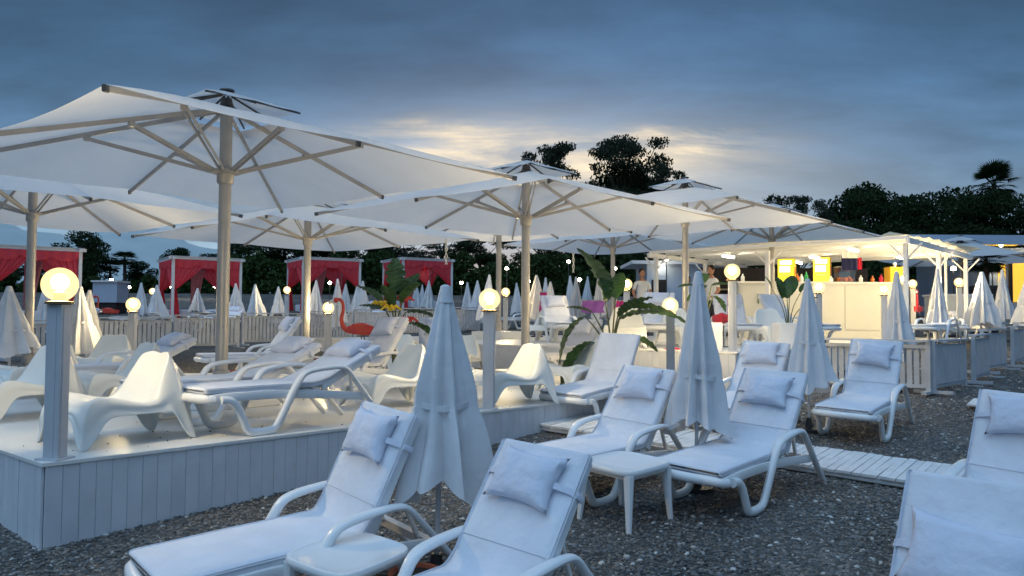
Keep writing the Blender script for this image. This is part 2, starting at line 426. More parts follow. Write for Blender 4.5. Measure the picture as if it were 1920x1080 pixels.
# pebbles: geometry nodes scatter of a few stone shapes on a near patch of the beach
def pebbles():
    stones = bpy.data.collections.new('stone_shapes')
    for k in range(6):
        bm = bmesh.new(); bmesh.ops.create_icosphere(bm, subdivisions=1, radius=1.0)
        sx, sy, sz = 1, rnd.uniform(0.6, 0.95), rnd.uniform(0.4, 0.65)
        for v_ in bm.verts:
            d = 1 + 0.22 * noise.noise(v_.co * 1.7 + Vector((k * 5, 0, 0)))
            v_.co = Vector((v_.co.x * sx, v_.co.y * sy, v_.co.z * sz)) * d
        me = bpy.data.meshes.new('stone'); bm.to_mesh(me); bm.free()
        me.polygons.foreach_set('use_smooth', [True] * len(me.polygons))
        m = MATS.get('pebble')
        if not m:
            m = bpy.data.materials.new('pebble'); m.use_nodes = True; MATS['pebble'] = m
            N = m.node_tree.nodes; L = m.node_tree.links; b = N['Principled BSDF']; b.inputs['Roughness'].default_value = 0.7
            oi = N.new('ShaderNodeObjectInfo'); rp = N.new('ShaderNodeValToRGB'); e = rp.color_ramp.elements
            e[0].color = (0.075, 0.077, 0.08, 1); e[1].color = (0.58, 0.57, 0.54, 1)
            for p, c in ((0.30, (0.105, 0.108, 0.11)), (0.55, (0.14, 0.13, 0.115)), (0.70, (0.175, 0.178, 0.185)), (0.86, (0.20, 0.17, 0.14)), (0.94, (0.27, 0.26, 0.245))):
                q = e.new(p); q.color = (*c, 1)
            L.new(oi.outputs['Random'], rp.inputs[0]); L.new(rp.outputs[0], b.inputs['Base Color'])
        me.materials.append(m)
        stones.objects.link(bpy.data.objects.new('stone', me))
    def patch(name, x0, x1, y0, y1, dens, smin, smax, seed):
        q = MB(); nxp, nyp = 30, 30
        def fn(u_, v_):
            y = y0 + (y1 - y0) * v_
            k = (v_)
            x = (x0[0] + (x0[1] - x0[0]) * k) * (1 - u_) + (x1[0] + (x1[1] - x1[0]) * k) * u_
            return (x, y, gz(x, y) + 0.02 * noise.noise(Vector((x * 0.8, y * 0.8, 0))) + 0.002)
        q.grid(fn, nxp, nyp)
        o = q.build(name, MATS['pebble'], smooth=False)
        ng = bpy.data.node_groups.new('pebble_scatter', 'GeometryNodeTree')
        ng.interface.new_socket('Geometry', in_out='INPUT', socket_type='NodeSocketGeometry')
        ng.interface.new_socket('Geometry', in_out='OUTPUT', socket_type='NodeSocketGeometry')
        N = ng.nodes; L = ng.links
        gi = N.new('NodeGroupInput'); go = N.new('NodeGroupOutput')
        dp = N.new('GeometryNodeDistributePointsOnFaces'); dp.inputs['Density'].default_value = dens; dp.inputs['Seed'].default_value = seed
        ci = N.new('GeometryNodeCollectionInfo'); ci.inputs['Collection'].default_value = stones
        ci.inputs['Separate Children'].default_value = True; ci.inputs['Reset Children'].default_value = True
        ip = N.new('GeometryNodeInstanceOnPoints'); ip.inputs['Pick Instance'].default_value = True
        rs = N.new('FunctionNodeRandomValue'); rs.data_type = 'FLOAT'
        rs.inputs[2].default_value = 0; rs.inputs[3].default_value = 1
        pw = N.new('ShaderNodeMath'); pw.operation = 'POWER'; pw.inputs[1].default_value = 3.0
        mr = N.new('ShaderNodeMapRange'); mr.inputs['To Min'].default_value = smin; mr.inputs['To Max'].default_value = smax
        rr = N.new('FunctionNodeRandomValue'); rr.data_type = 'FLOAT_VECTOR'
        rr.inputs[0].default_value = (-0.5, -0.5, 0); rr.inputs[1].default_value = (0.5, 0.5, 6.283)
        L.new(gi.outputs[0], dp.inputs[0]); L.new(dp.outputs['Points'], ip.inputs['Points'])
        L.new(ci.outputs[0], ip.inputs['Instance']); L.new(rr.outputs[0], ip.inputs['Rotation'])
        L.new(rs.outputs[1], pw.inputs[0]); L.new(pw.outputs[0], mr.inputs['Value']); L.new(mr.outputs[0], ip.inputs['Scale'])
        L.new(ip.outputs[0], go.inputs[0])
        md = o.modifiers.new('scatter', 'NODES'); md.node_group = ng
        tag(o, 'grey and brown beach pebbles lying loose round the sun loungers', 'pebbles', kind='stuff')
    patch('pebbles', (-3.6, -3.4), (2.6, 7.2), 1.9, 9.5, 1900, 0.006, 0.026, 3)
    patch('pebbles', (-1.5, 4.0), (7.2, 13.5), 9.5, 17.0, 420, 0.012, 0.032, 5)
pebbles()

# ------------------------------------------------------------------ decks
def deck(name, label, x0, x1, y0, y1, top, boards_front, boards_left, z_low):
    d = thing(name, label, 'deck')
    d.location = (P0.x, P0.y, 0); d.rotation_euler = (0, 0, A)
    f = MB(); f.box(((x0 + x1) / 2, (y0 + y1) / 2, top - 0.02), (x1 - x0, y1 - y0, 0.04)); f.build('deck_floor', deck_m, d)
    t = MB(); t.box(((x0 + x1) / 2, y0 - 0.012, top - 0.012), (x1 - x0 + 0.05, 0.03, 0.022)); t.build('edge_trim', deck_m, d)
    t = MB(); t.box((x0 - 0.012, (y0 + y1) / 2, top - 0.012), (0.03, y1 - y0, 0.022)); t.build('edge_trim', deck_m, d)
    w = 0.1
    h = top - 0.026 - z_low
    me = MB().box((0, 0, 0), (w - 0.003, 0.016, h)).mesh('facing_board', board_m, False)
    me2 = MB().box((0, 0, 0), (0.016, w - 0.003, h)).mesh('facing_board', board_m, False)
    for i in range(boards_front):
        o = link(bpy.data.objects.new('facing_board', me)); o.parent = d
        o.location = (x0 + w * (i + 0.5), y0 - 0.009 + rnd.uniform(-0.0025, 0.0015), z_low + h / 2)
    for i in range(boards_left):
        o = link(bpy.data.objects.new('facing_board', me2)); o.parent = d
        o.location = (x0 - 0.009 + rnd.uniform(-0.0025, 0.0015), y0 + w * (i + 0.5), z_low + h / 2)
    c = MB(); c.box(((x0 + x1) / 2, (y0 + y1) / 2, (z_low + top - 0.045) / 2), (x1 - x0 - 0.01, y1 - y0 - 0.01, top - 0.045 - z_low)); c.build('substructure', board_m, d)
    return d
deck('lower_deck', 'low white painted deck with grooved board front facing the shingle, nearest the camera', 0, 8.35, 0, 9.6, 0.5, 83, 20, -0.35)
deck('upper_deck', 'higher white deck one step above, in front of the bar', 8.36, 25, -0.56, 9.6, 0.98, 60, 101, 0.0)

q = MB()
for i in range(90):
    p_ = loc(rnd.uniform(.1, 8.2), abs(rnd.gauss(0, .7)) + .03, .503); r_ = rnd.uniform(.002, .006)
    a_ = rnd.uniform(0, 6.28); M_ = Matrix.Rotation(a_, 3, 'Z') @ Matrix.Rotation(.5, 3, 'X'); q.box(p_, (r_ * 2, r_ * 1.5, r_), M_)
tag(q.build('deck_grit', soil, smooth=False), 'scattered dark grit and small stones along the edge of the lower deck', 'grit', kind='stuff')

# ------------------------------------------------------------------ plank walkway on the shingle
wk = thing('plank_walkway', 'white plank walkway laid on the shingle from the deck towards the sea', 'walkway')
c0 = Vector((0.10, 9.28, 0)); dirw = Vector((0.79, -0.61, 0)).normalized(); sidew = Vector((0.61, 0.79, 0)).normalized()
wk.location = (c0.x, c0.y, 0)
pm = MB().box((0, 0, 0), (0.062, 0.82, 0.022)).mesh('plank', plank_m, False)
aw = math.atan2(dirw.y, dirw.x)
for i in range(96):
    p = dirw * (i * 0.0675); wx, wy = c0.x + p.x, c0.y + p.y
    o = link(bpy.data.objects.new('plank', pm)); o.parent = wk
    o.location = (p.x, p.y, gz(wx, wy) + 0.075 + rnd.uniform(-0.002, 0.002))
    o.rotation_euler = (rnd.uniform(-0.006, 0.006) + 0.05, 0.04, aw + rnd.uniform(-0.012, 0.012))
for sgn in (-1, 1):
    b = MB(); e = dirw * (47 * 0.135); off = sidew * (0.36 * sgn)
    a_ = off + Vector((0, 0, gz(0, c0.y + off.y) + 0.035)); b_ = e + off + Vector((0, 0, gz(0, c0.y + e.y + off.y) + 0.035))
    b.bar(a_, b_, 0.045, 0.05, side=sidew); b.build('bearer', plank_m, wk, False)
wk2 = thing('plank_walkway', 'second white board path seen past the right fence at the shingle edge', 'walkway')
wk2.location = (5.9, 10.2, 0)
pm2 = MB().box((0, 0, 0), (0.128, 0.6, 0.022)).mesh('plank', plank_m, False)
for i in range(22):
    o = link(bpy.data.objects.new('plank', pm2)); o.parent = wk2
    p = dirw * (i * 0.135)
    o.location = (p.x, p.y, gz(0, 10.2 + p.y) + 0.07); o.rotation_euler = (0.05, 0.04, aw)

# ------------------------------------------------------------------ sun lounger
def pillow_mesh(w, d, h, name):
    q = MB()
    def half(sign):
        def fn(u_, v_):
            a = u_ * 2 - 1; b_ = v_ * 2 - 1
            e = (1 - abs(a) ** 2.6) ** 0.5 * (1 - abs(b_) ** 2.6) ** 0.5 if abs(a) < 1 and abs(b_) < 1 else 0
            pin = 1 - 0.19 * (1 - abs(a) ** 2) * (abs(b_) ** 3); pin2 = 1 - 0.15 * (1 - abs(b_) ** 2) * (abs(a) ** 3)
            wr = 0.008 * noise.noise(Vector((a * 3, b_ * 4, sign * 3 + w * 9))) * (e > 0)
            wr += 0.007 * math.sin(b_ * 9 + 2 * a) * (abs(a) ** 3) * e
            return Vector((b_ * d / 2 * pin, a * w / 2 * pin2, sign * (h / 2) * e + wr))
        return fn
    q.grid(half(1), 18, 14)
    n0 = len(q.v); q.grid(half(-1), 18, 14)
    # flip lower faces
    nf = 18 * 14
    for i in range(nf, 2 * nf): q.f[i] = q.f[i][::-1]
    me = q.mesh(name, pillow_m)
    bm = bmesh.new(); bm.from_mesh(me); bmesh.ops.remove_doubles(bm, verts=bm.verts, dist=0.0015); bm.to_mesh(me); bm.free()
    return me

def make_lounger(ang, with_pillow=True, simple=False):
    root = thing('sun_lounger', 'proto', 'sun lounger', 'white plastic sun loungers')
    ca, sa = math.cos(R(ang)), math.sin(R(ang))
    k = 2 if simple else 3
    legp = cr([(.20, 0, .315), (.28, 0, .305), (.345, 0, .25), (.395, 0, .15), (.44, 0, .06), (.50, 0, .034), (.62, 0, .032), (.70, 0, .055), (.77, 0, .16), (.84, 0, .29), (.91, 0, .41), (.97, 0, .49), (1.06, 0, .522), (1.22, 0, .538), (1.36, 0, .540), (1.44, 0, .515), (1.53, 0, .42), (1.65, 0, .28), (1.78, 0, .13), (1.89, 0, .014)], k)
    for sgn in (-1, 1):
        q = MB()
        def sec(i, n):
            s01 = i / (n - 1)
            w = 0.058 + 0.022 * math.exp(-((s01 - .62) / .1) ** 2)
            return rrect(w, (0.070 if s01 < .5 else 0.070 - 0.03 * min(1, (s01 - .5) / .1)) , 0.5, 4)
        q.sweep([p + Vector((0, sgn * .335, 0)) for p in legp], sec)
        q.build('side_frame', plastic, root)
        q = MB(); q.sweep(cr([(.10, sgn * .30, .325), (.35, sgn * .305, .335), (.9, sgn * .305, .325), (1.66, sgn * .305, .255)], 4), rrect(0.03, 0.075, 0.4, 3)); q.build('side_rail', plastic, root)
    q = MB(); q.tube(cr([(.16, -.31, .318), (.09, -.26, .33), (.05, 0, .333), (.09, .26, .33), (.16, .31, .318)], 4), 0.038, 10); q.build('foot_bar', plastic, root)
    slat = MB().box((0, 0, 0), (0.075, 0.58, 0.016)).mesh('seat_slat', plastic, False)
    for i in range(11):
        o = link(bpy.data.objects.new('seat_slat', slat)); o.parent = root; o.location = (0.17 + i * 0.097, 0, 0.352)
    # cross bars
    q = MB(); q.box((1.62, 0, .262), (0.05, 0.60, 0.05)); q.box((1.18, 0, .315), (0.05, 0.60, 0.04)); q.build('cross_bar', plastic, root)
    h = Vector((1.20, 0, .36)); d = Vector((ca, 0, sa)); nrm = Vector((-sa, 0, ca))
    LB = 0.72
    q = MB()
    for sgn in (-1, 1):
        q.bar(h + Vector((0, sgn * .29, 0)), h + d * LB + Vector((0, sgn * .27, 0)), 0.03, 0.05)
    q.bar(h + d * LB + Vector((0, -.28, 0)), h + d * LB + Vector((0, .28, 0)), 0.03, 0.05, side=d)
    q.build('backrest_frame', plastic, root)
    bs = MB(); bs.bar((0, -.275, 0), (0, .275, 0), 0.07, 0.014, side=(1, 0, 0)); bsm = bs.mesh('backrest_slat', plastic, False)
    for i in range(8):
        o = link(bpy.data.objects.new('backrest_slat', bsm)); o.parent = root; o.location = h + d * (0.05 + i * .088) - nrm * 0.004; o.rotation_euler = (0, -R(ang), 0)
    q = MB()
    pt = h + d * (LB * .55) - nrm * .03
    for sgn in (-1, 1):
        q = MB(); q.bar(pt + Vector((0, sgn * .2, 0)), (1.60, sgn * .2, .27), 0.03, 0.025); q.build('backrest_prop', plastic, root)
    # mattress
    path = [(.08, .392), (.084, .392), (.092, .392), (.11, .393), (.25, .394), (.5, .394), (.8, .394), (1.05, .394), (1.15, .400)]
    for s_ in (.10, .2, .3, .42, .55, .70, .748, .758, .76):
        p = h + d * s_ + nrm * .036; path.append((p.x, p.z))
    P = [Vector((path[0][0], 0, path[0][1])), Vector((path[1][0], 0, path[1][1])), Vector((path[2][0], 0, path[2][1]))] + cr([(a_, 0, b_) for a_, b_ in path[3:-2]], 4) + [Vector((a_, 0, b_)) for a_, b_ in path[-2:]]
    q = MB(); n = len(P)
    def msec(i, n_):
        e = min(i, n_ - 1 - i); sc_ = 1.0 if e > 2 else (0.35, 0.72, 0.92)[e]
        s01 = i / (n_ - 1); th = 0.055 * (0.93 + 0.07 * math.sin(s01 * 9)) * sc_
        pts = rrect(0.60 - (.03, .012, .004)[e] if e < 3 else .60, th, 0.9, 4)
        return [(a_, b_ + 0.003 * noise.noise(Vector((a_ * 7, s01 * 14, 0.5 if b_ > 0 else 5)))) for a_, b_ in pts]
    q.sweep(P, msec); 
    q.build('mattress', cushion, root)
    q = MB()
    for kk in (int(len(P) * .58),):
        q.tube([P[kk] + Vector((0, -.29 + .58 * j / 8, .0285)) if P[kk].x < 1.15 else P[kk] + Vector((0, -.29 + .58 * j / 8, 0)) + nrm * .0285 for j in range(9)], 0.003, 5)
    q.build('seam', cushion, root)
    q = MB()
    for sgn in (-1, 1):
        q.tube([p + Vector((0, sgn * .301, .010)) for p in P[2:-2]], 0.004, 5)
    q.build('piping', cushion, root)
    if with_pillow:
        pc = h + d * .58 + nrm * .10
        pil = link(bpy.data.objects.new('pillow', pillow_mesh(0.45, 0.31, 0.13, 'pillow'))); pil.parent = root
        pil.location = pc; pil.rotation_euler = (0, -R(ang), 0)
        ring = []
        for (yy, nn) in ((-.19, .04), (-.27, .018), (-.306, -.02), (-.30, -.085), (-.15, -.10), (.15, -.10), (.30, -.085), (.306, -.02), (.27, .018), (.19, .04)):
            ring.append(Vector((0, yy, nn - 0.045)))
        st = MB(); st.sweep(ring, rrect(0.035, 0.004, 0.2, 2), side=(1, 0, 0)); so_ = st.build('strap', pillow_m, pil)
    return root

protos = {51: make_lounger(54), 44: make_lounger(60), 62: make_lounger(62), 25: make_lounger(25), 55: make_lounger(55), 56: make_lounger(56, False), 4: make_lounger(4, False, True)}
used = set()
GA = {'fg': 'sun loungers on the near shingle', 'd1': 'sun loungers on the lower deck', 'd2': 'sun loungers on the upper deck', 'far': 'sun loungers on the shingle beyond the decks'}
LS = .917
def lounger(kind, x, y, rz, label, grp, z=None):
    p = protos[kind]
    if kind in used: o = copy_tree(p)
    else: o = p; used.add(kind)
    tag(o, label, 'sun lounger', GA[grp]); place(o, x, y, rz, z); o.scale = (LS, LS, LS)
    for c in o.children:
        if c.name.startswith('pillow'):
            j_ = rnd.uniform(-.035, .02); e_ = c.rotation_euler.y
            c.location = c.location + Vector((math.cos(e_), 0, -math.sin(e_))) * j_
            c.rotation_euler = (Matrix.Rotation(e_, 3, 'Y') @ Matrix.Rotation(rnd.uniform(-.09, .09), 3, 'Z')).to_euler()
    return o

lounger(62, -1.75, 3.74, .71, 'cushioned sun lounger at the lower left, beside the grooved front of the deck', 'fg')
lounger(51, -0.81, 2.92, .845, 'cushioned sun lounger at bottom centre, between the square table and the open shingle', 'fg')
lounger(51, 0.09, 5.85, .75, 'sun lounger behind the four legged side table, folded umbrella at its right', 'fg')
lounger(51, 1.17, 5.62, .815, 'fully visible sun lounger on open shingle in front of the plank walkway', 'fg')
lounger(51, 1.95, 8.15, A, 'half hidden sun lounger behind the open shingle lounger, its pillow just showing', 'fg')
lounger(62, 3.27, 8.02, .91, 'upright sun lounger facing the camera in front of the slatted fence end', 'fg')
lounger(62, 2.30, 4.22, .78, 'cushioned sun lounger at the right edge past the end of the walkway', 'fg')
o8 = lounger(44, 0.95, 2.24, .84, 'closest sun lounger, only backrest and plump pillow showing at the bottom right', 'fg')
for c in o8.children:
    if c.name.startswith('pillow'): e_ = c.rotation_euler.y; c.location = c.location - Vector((math.cos(R(60)), 0, math.sin(R(60)))) * .18; c.scale = (1.1, 1.18, 1.05); [setattr(k_, 'scale', (.91, .86, .95)) for k_ in c.children]
d1 = [(25, -2.50, 6.02, .846, 'low backed sun lounger on the near edge of the lower deck beside the big pole'),
      (25, -3.16, 6.55, .846, 'sun lounger right behind the one on the deck edge, its arm rest showing above it'),
      (25, -5.0, 8.3, A + .05, 'low sun lounger left of the big parasol pole, terracotta pot at its head'),
      (55, -4.6, 11.6, A - .3, 'sun lounger with raised backrest just behind the second row parasol pole'),
      (55, -2.5, 9.0, A - .05, 'sun lounger with steep backrest under the orange flamingo'),
      (56, 0.50, 8.85, A + .1, 'sun lounger with a bare tall backrest at the far front corner of the lower deck'),
      (51, -0.75, 9.6, A + .9, 'sun lounger behind the middle lamp post, pillow showing beside the globe'),
      (51, 0.25, 12.6, A - .1, 'sun lounger right of the centre parasol pole, backrest up, on the lower deck')]
for k_, x, y, rz, lb in d1: lounger(k_, x, y, rz, lb, 'd1')
d2 = [(55, 2.35, 13.0, R(78), 'sun lounger on the upper deck left of the folded umbrella, pale backrest up'),
      (55, 4.0, 13.6, R(88), 'sun lounger facing the camera on the upper deck in front of the bar, pillow attached'),
      (56, 5.6, 13.9, R(120), 'sun lounger at the right end of the upper deck against the white counter'),
      (51, 1.1, 14.8, R(100), 'sun lounger at the back left of the upper deck beside the tall leafy plant')]
for k_, x, y, rz, lb in d2: lounger(k_, x, y, rz, lb, 'd2')

# ------------------------------------------------------------------ moulded easy chair
def make_chair():
    U, V = 22, 16
    cp = cr([(0, 0, .30), (.05, 0, .345), (.22, 0, .325), (.42, 0, .275), (.53, 0, .29), (.61, 0, .40), (.69, 0, .56), (.75, 0, .70)], 6)
    def at(u_): 
        i = u_ * (len(cp) - 1); k = min(int(i), len(cp) - 2); return cp[k].lerp(cp[k + 1], i - k)
    def hw(u_): return .35 - .035 * u_ - .10 * max(0, (u_ - .55) / .45) ** 1.3
    def P(u_, v_):
        a = v_ * 2 - 1; p = at(u_); b = max(0, (u_ - .55) / .45)
        side = abs(a) ** 3
        up = .055 * side * (1 - b) * min(1, u_ * 5)
        fwd = -.05 * side * min(1, b * 1.5)
        hump = .022 * (abs(a) ** 1.2 - a * a) * 4 * b
        drop = -.02 * abs(a) ** 8 * b
        return Vector((p.x + fwd, a * hw(u_), p.z + up + hump + drop))
    g_ = [[P(i / U, j / V) for j in range(V + 1)] for i in range(U + 1)]
    q = MB(); idx = {}
    for i in range(U + 1):
        for j in range(V + 1): idx[(i, j)] = len(q.v); q.v.append(g_[i][j])
    for i in range(U):
        for j in range(V): q.f.append([idx[(i, j)], idx[(i, j + 1)], idx[(i + 1, j + 1)], idx[(i + 1, j)]]); q.fm.append(0)
    loop = [(0, j) for j in range(V)] + [(i, V) for i in range(U)] + [(U, j) for j in range(V, 0, -1)] + [(i, 0) for i in range(U, 0, -1)]
    def smooth(t): t = max(0, min(1, t)); return t * t * (3 - 2 * t)
    hems = []
    for (i, j) in loop:
        a = j / V * 2 - 1; u_ = i / U
        if i == 0 and 0 < j < V: x, y = -.05, a * .37; z = .235 * smooth((1 - abs(a) - .10) / .34)
        elif i == U and 0 < j < V: x, y = .90, a * .345; z = .34 * smooth((1 - abs(a) - .10) / .34)
        else:
            p = g_[i][j]; t = max(0, min(1, (p.x) / .70))
            t = u_ ** 1.0 * .5 + t * .5
            x = -.05 + .95 * t; y = (1 if a > 0 else -1) * (.37 - .025 * t); z = .235 * smooth((min(t, 1 - t) - .045) / .20)
        hems.append(Vector((x, y, z)))
    rings = 8; prev = [idx[l] for l in loop]; n = len(loop)
    for r_ in range(1, rings + 1):
        t = r_ / rings; cur = []
        for k, l in enumerate(loop):
            b = g_[l[0]][l[1]]; h = hems[k]; p = b.lerp(h, t)
            out = Vector((p.x - .4, p.y, 0)); 
            if out.length > 0: out.normalize()
            p = p + out * (.018 * math.sin(math.pi * min(1, t * 1.6)) if t < .63 else 0)
            cur.append(len(q.v)); q.v.append(p)
        for k in range(n):
            q.f.append([prev[k], cur[k], cur[(k + 1) % n], prev[(k + 1) % n]]); q.fm.append(0)
        prev = cur
    root = thing('easy_chair', 'proto', 'chair', 'moulded white easy chairs')
    # split: seat shell and leg skirt are one moulding in reality
    o = q.build('moulded_shell', plastic2, root)
    bm = bmesh.new(); bm.from_mesh(o.data); bmesh.ops.recalc_face_normals(bm, faces=bm.faces); bm.to_mesh(o.data); bm.free()
    o.data.polygons.foreach_set('use_smooth', [True] * len(o.data.polygons))
    s_ = o.modifiers.new('solid', 'SOLIDIFY'); s_.thickness = 0.014; s_.offset = -1
    s_ = o.modifiers.new('sub', 'SUBSURF'); s_.levels = 1; s_.render_levels = 1
    return root
CH = make_chair(); first = [True]
def chair(x, y, rz, label, z=None):
    o = CH if first[0] else copy_tree(CH); first[0] = False
    tag(o, label, 'chair'); place(o, x, y, rz, z); o.scale = (LS, LS, LS)
chair(-3.11, 5.60, .92, 'large white moulded easy chair in profile behind the nearest lamp post')
chair(-4.62, 6.95, A + .2, 'white easy chair half hidden left of the nearest lamp post, legs at the picture edge')
chair(-5.7, 8.9, A + .1, 'white easy chair at the left edge below the leftmost folded umbrella')
chair(-4.3, 8.0, A - .05, 'white easy chair directly behind the nearest lamp post, under the pair of folded umbrellas')
chair(-6.05, 11.5, R(88), 'small white easy chair beside the second globe lamp, back towards the slatted fence')
chair(-1.55, 8.15, A - .15, 'white easy chair partly behind the big folded umbrella in front')
chair(-0.35, 8.55, A - .35, 'white easy chair right of the middle lamp post, turned towards the camera')
chair(0.55, 10.1, A - .2, 'white easy chair left of the bare tall lounger backrest, partly hidden')
chair(-1.0, 12.9, A + .4, 'white easy chair behind the middle lamp post near the rear of the deck')
chair(-2.2, 13.2, A + .2, 'white easy chair right of the leafy plant with the yellow flower')
chair(1.75, 12.4, R(80), 'white easy chair at the step corner of the upper deck, beside the red flamingo head')
chair(3.05, 13.2, R(112), 'white easy chair on the upper deck just right of the folded umbrella')
chair(4.55, 13.3, R(100), 'white easy chair on the upper deck right of the pillow lounger, below the leafy pot')
chair(0.55, 15.6, R(70), 'white easy chair far back on the upper deck near the tall leafy plant')

# ------------------------------------------------------------------ side tables
def make_table():
    root = thing('side_table', 'proto', 'side table', 'white plastic side tables')
    q = MB(); n = 24
    def outline(rx, ry):
        out = []
        for k in range(32):
            a = 2 * math.pi * k / 32; c, s_ = math.cos(a), math.sin(a)
            out.append((rx * abs(c) ** .45 * (1 if c > 0 else -1), ry * abs(s_) ** .45 * (1 if s_ > 0 else -1)))
        return out
    ring = []
    for sc_, z in ((.90, .378), (.97, .372), (1.0, .385), (1.0, .400), (.975, .412), (.93, .414), (.90, .409), (.5, .408), (.02, .408)):
        ring.append([Vector((x * sc_, y * sc_, z)) for x, y in outline(.26, .25)])
    vs = [p for r_ in ring for p in r_]; fs = []
    for i in range(len(ring) - 1):
        for j in range(32): fs.append((i * 32 + j, i * 32 + (j + 1) % 32, (i + 1) * 32 + (j + 1) % 32, (i + 1) * 32 + j))
    fs.append(tuple(range(32))[::-1]); fs.append(tuple((len(ring) - 1) * 32 + j for j in range(32)))
    q.add(vs, fs); q.build('tabletop', plastic, root)
    for sx in (-1, 1):
        for sy in (-1, 1):
            q = MB(); q.sweep([(sx * .205, sy * .195, .375), (sx * .215, sy * .205, .2), (sx * .23, sy * .22, 0)], lambda i, n_: rrect((.075, .058, .038)[i], (.065, .05, .034)[i], .5, 3), side=(0, 1, 0)); q.build('leg', plastic, root)
    q = MB()
    for sy in (-1, 1): q.box((0, sy * .2, .362), (.36, .02, .03))
    for sx in (-1, 1): q.box((sx * .21, 0, .362), (.02, .36, .03))
    q.build('apron', plastic, root)
    return root
T1 = make_table(); tag(T1, 'square white plastic table between the two nearest loungers at bottom centre', 'side table'); place(T1, -0.79, 3.97, A + .08); T1.scale = (.95,) * 3
T2 = copy_tree(T1); T2['label'] = 'white plastic side table with splayed legs standing alone on the shingle mid picture'; place(T2, 0.80, 5.66, A - .1); T2.scale = (1, 1, 1.0)
T3 = copy_tree(T1); T3['label'] = 'white side table on the lower deck behind the middle lamp post'; place(T3, -1.6, 11.9, A)
T4 = copy_tree(T1); T4['label'] = 'white side table on the lower deck between the flamingo lounger and its left neighbour'; place(T4, -3.5, 10.6, A)

# ------------------------------------------------------------------ folded beach umbrellas
def make_folded(seed, H=1.7, cloth=1.20, rad=.27):
    r0 = random.Random(seed)
    root = thing('folded_umbrella', 'proto', 'umbrella', 'folded white beach umbrellas')
    q = MB(); q.tube([(0, 0, -.02), (0, 0, H - .05)], .016, 8); q.build('pole', post_m, root)
    zt = H; zb = H - cloth; n = 72; m = 36; tie = r0.uniform(.55, .68); sag = r0.uniform(-.05, .05)
    ph = [r0.uniform(0, 6.28) for _ in range(6)]
    q = MB()
    def fn(u_, v_):
        a = v_ * 2 * math.pi; t = u_
        r = .028 + (rad - .028) * (t ** .92)
        fold = .26 * math.sin(8 * a + 1.2 * math.sin(2 * a + ph[0]) + t * 0.8) + .10 * math.sin(13 * a + ph[1] + 2 * t) + .08 * math.sin(3 * a + ph[2])
        r *= 1 + fold * min(1, .25 + t)
        r *= 1 + .03 * math.sin(9 * t + 3 * a) + .16 * t * noise.noise(Vector((math.cos(a) * 1.6, math.sin(a) * 1.6, t * 2.2 + seed * 3)))
        r *= 1 - .07 * math.exp(-((t - tie) / .05) ** 2)
        hem = .02 * math.sin(8 * a + 1.2 * math.sin(2 * a + ph[0]) + t * .8) + .07 * math.sin(2 * a + ph[3]) + .025 * math.sin(3 * a + ph[4])
        z = zt - cloth * t - hem * t ** 6
        return Vector((r * math.cos(a) + sag * t * t, r * math.sin(a) * .82, z))
    q.grid(fn, m, n); o = q.build('folded_canopy', folded_m, root)
    bm = bmesh.new(); bm.from_mesh(o.data); bmesh.ops.remove_doubles(bm, verts=bm.verts, dist=.0005); bmesh.ops.recalc_face_normals(bm, faces=bm.faces); bm.to_mesh(o.data); bm.free()
    o.data.polygons.foreach_set('use_smooth', [True] * len(o.data.polygons))
    rt = (.028 + (rad - .028) * tie) * 1.0; zt_ = H - cloth * tie
    q = MB(); q.sweep([(rt * math.cos(k / 16 * 6.2832) + sag * tie * tie, rt * .82 * math.sin(k / 16 * 6.2832), zt_ + .012 * math.sin(k)) for k in range(17)], rrect(.035, .006, .2, 2), side=(0, 0, 1)); q.build('tie_strap', folded_m, root)
    q = MB(); q.lathe([(.012, 0.02), (.03, 0.01), (.036, -.02), (.05, -.085), (.047, -.09), (.0301, -.03)], 14, (0, 0, H)); q.build('top_sleeve', folded_m, root)
    q = MB(); q.lathe([(.14, -.02), (.14, .03), (.05, .05), (.03, .16), (.02, .16)], 14); q.build('base_weight', black, root)
    return root
FU = [make_folded(s_) for s_ in (1, 2, 3, 4, 5, 6)]; fu_used = set()
def folded(i, px, Y, tip_z, label, lean=None, wide=1.0, rz=0.0, base=True):
    p = FU[i]
    o = copy_tree(p) if i in fu_used else p; fu_used.add(i)
    x = X(px, Y); tag(o, label, 'umbrella')
    zb = on_deck(x, Y); zb = gz(x, Y) if zb is None else zb
    place(o, x, Y, rz, z=zb, lean=lean); k = (tip_z - zb) / 1.7; o.scale = (wide, wide, k)
folded(0, 822, 4.55, 1.58, 'big folded white umbrella in front of the lower deck, between the two front loungers', lean=((0, 1, 0), R(1.4)), wide=.96, rz=.5)
folded(1, 1304, 6.4, 1.78, 'folded white umbrella beside the side table lounger, hem just above the walkway', lean=((0, 1, 0), R(.8)), wide=.93, rz=1.0)
folded(2, 1515, 8.7, 1.85, 'folded white umbrella left of the upright lounger facing the camera', wide=.85, rz=.3)
folded(3, 1682, 11.6, 2.12, 'folded white umbrella rising behind the upright lounger at the fence end', wide=.85, rz=2.0)
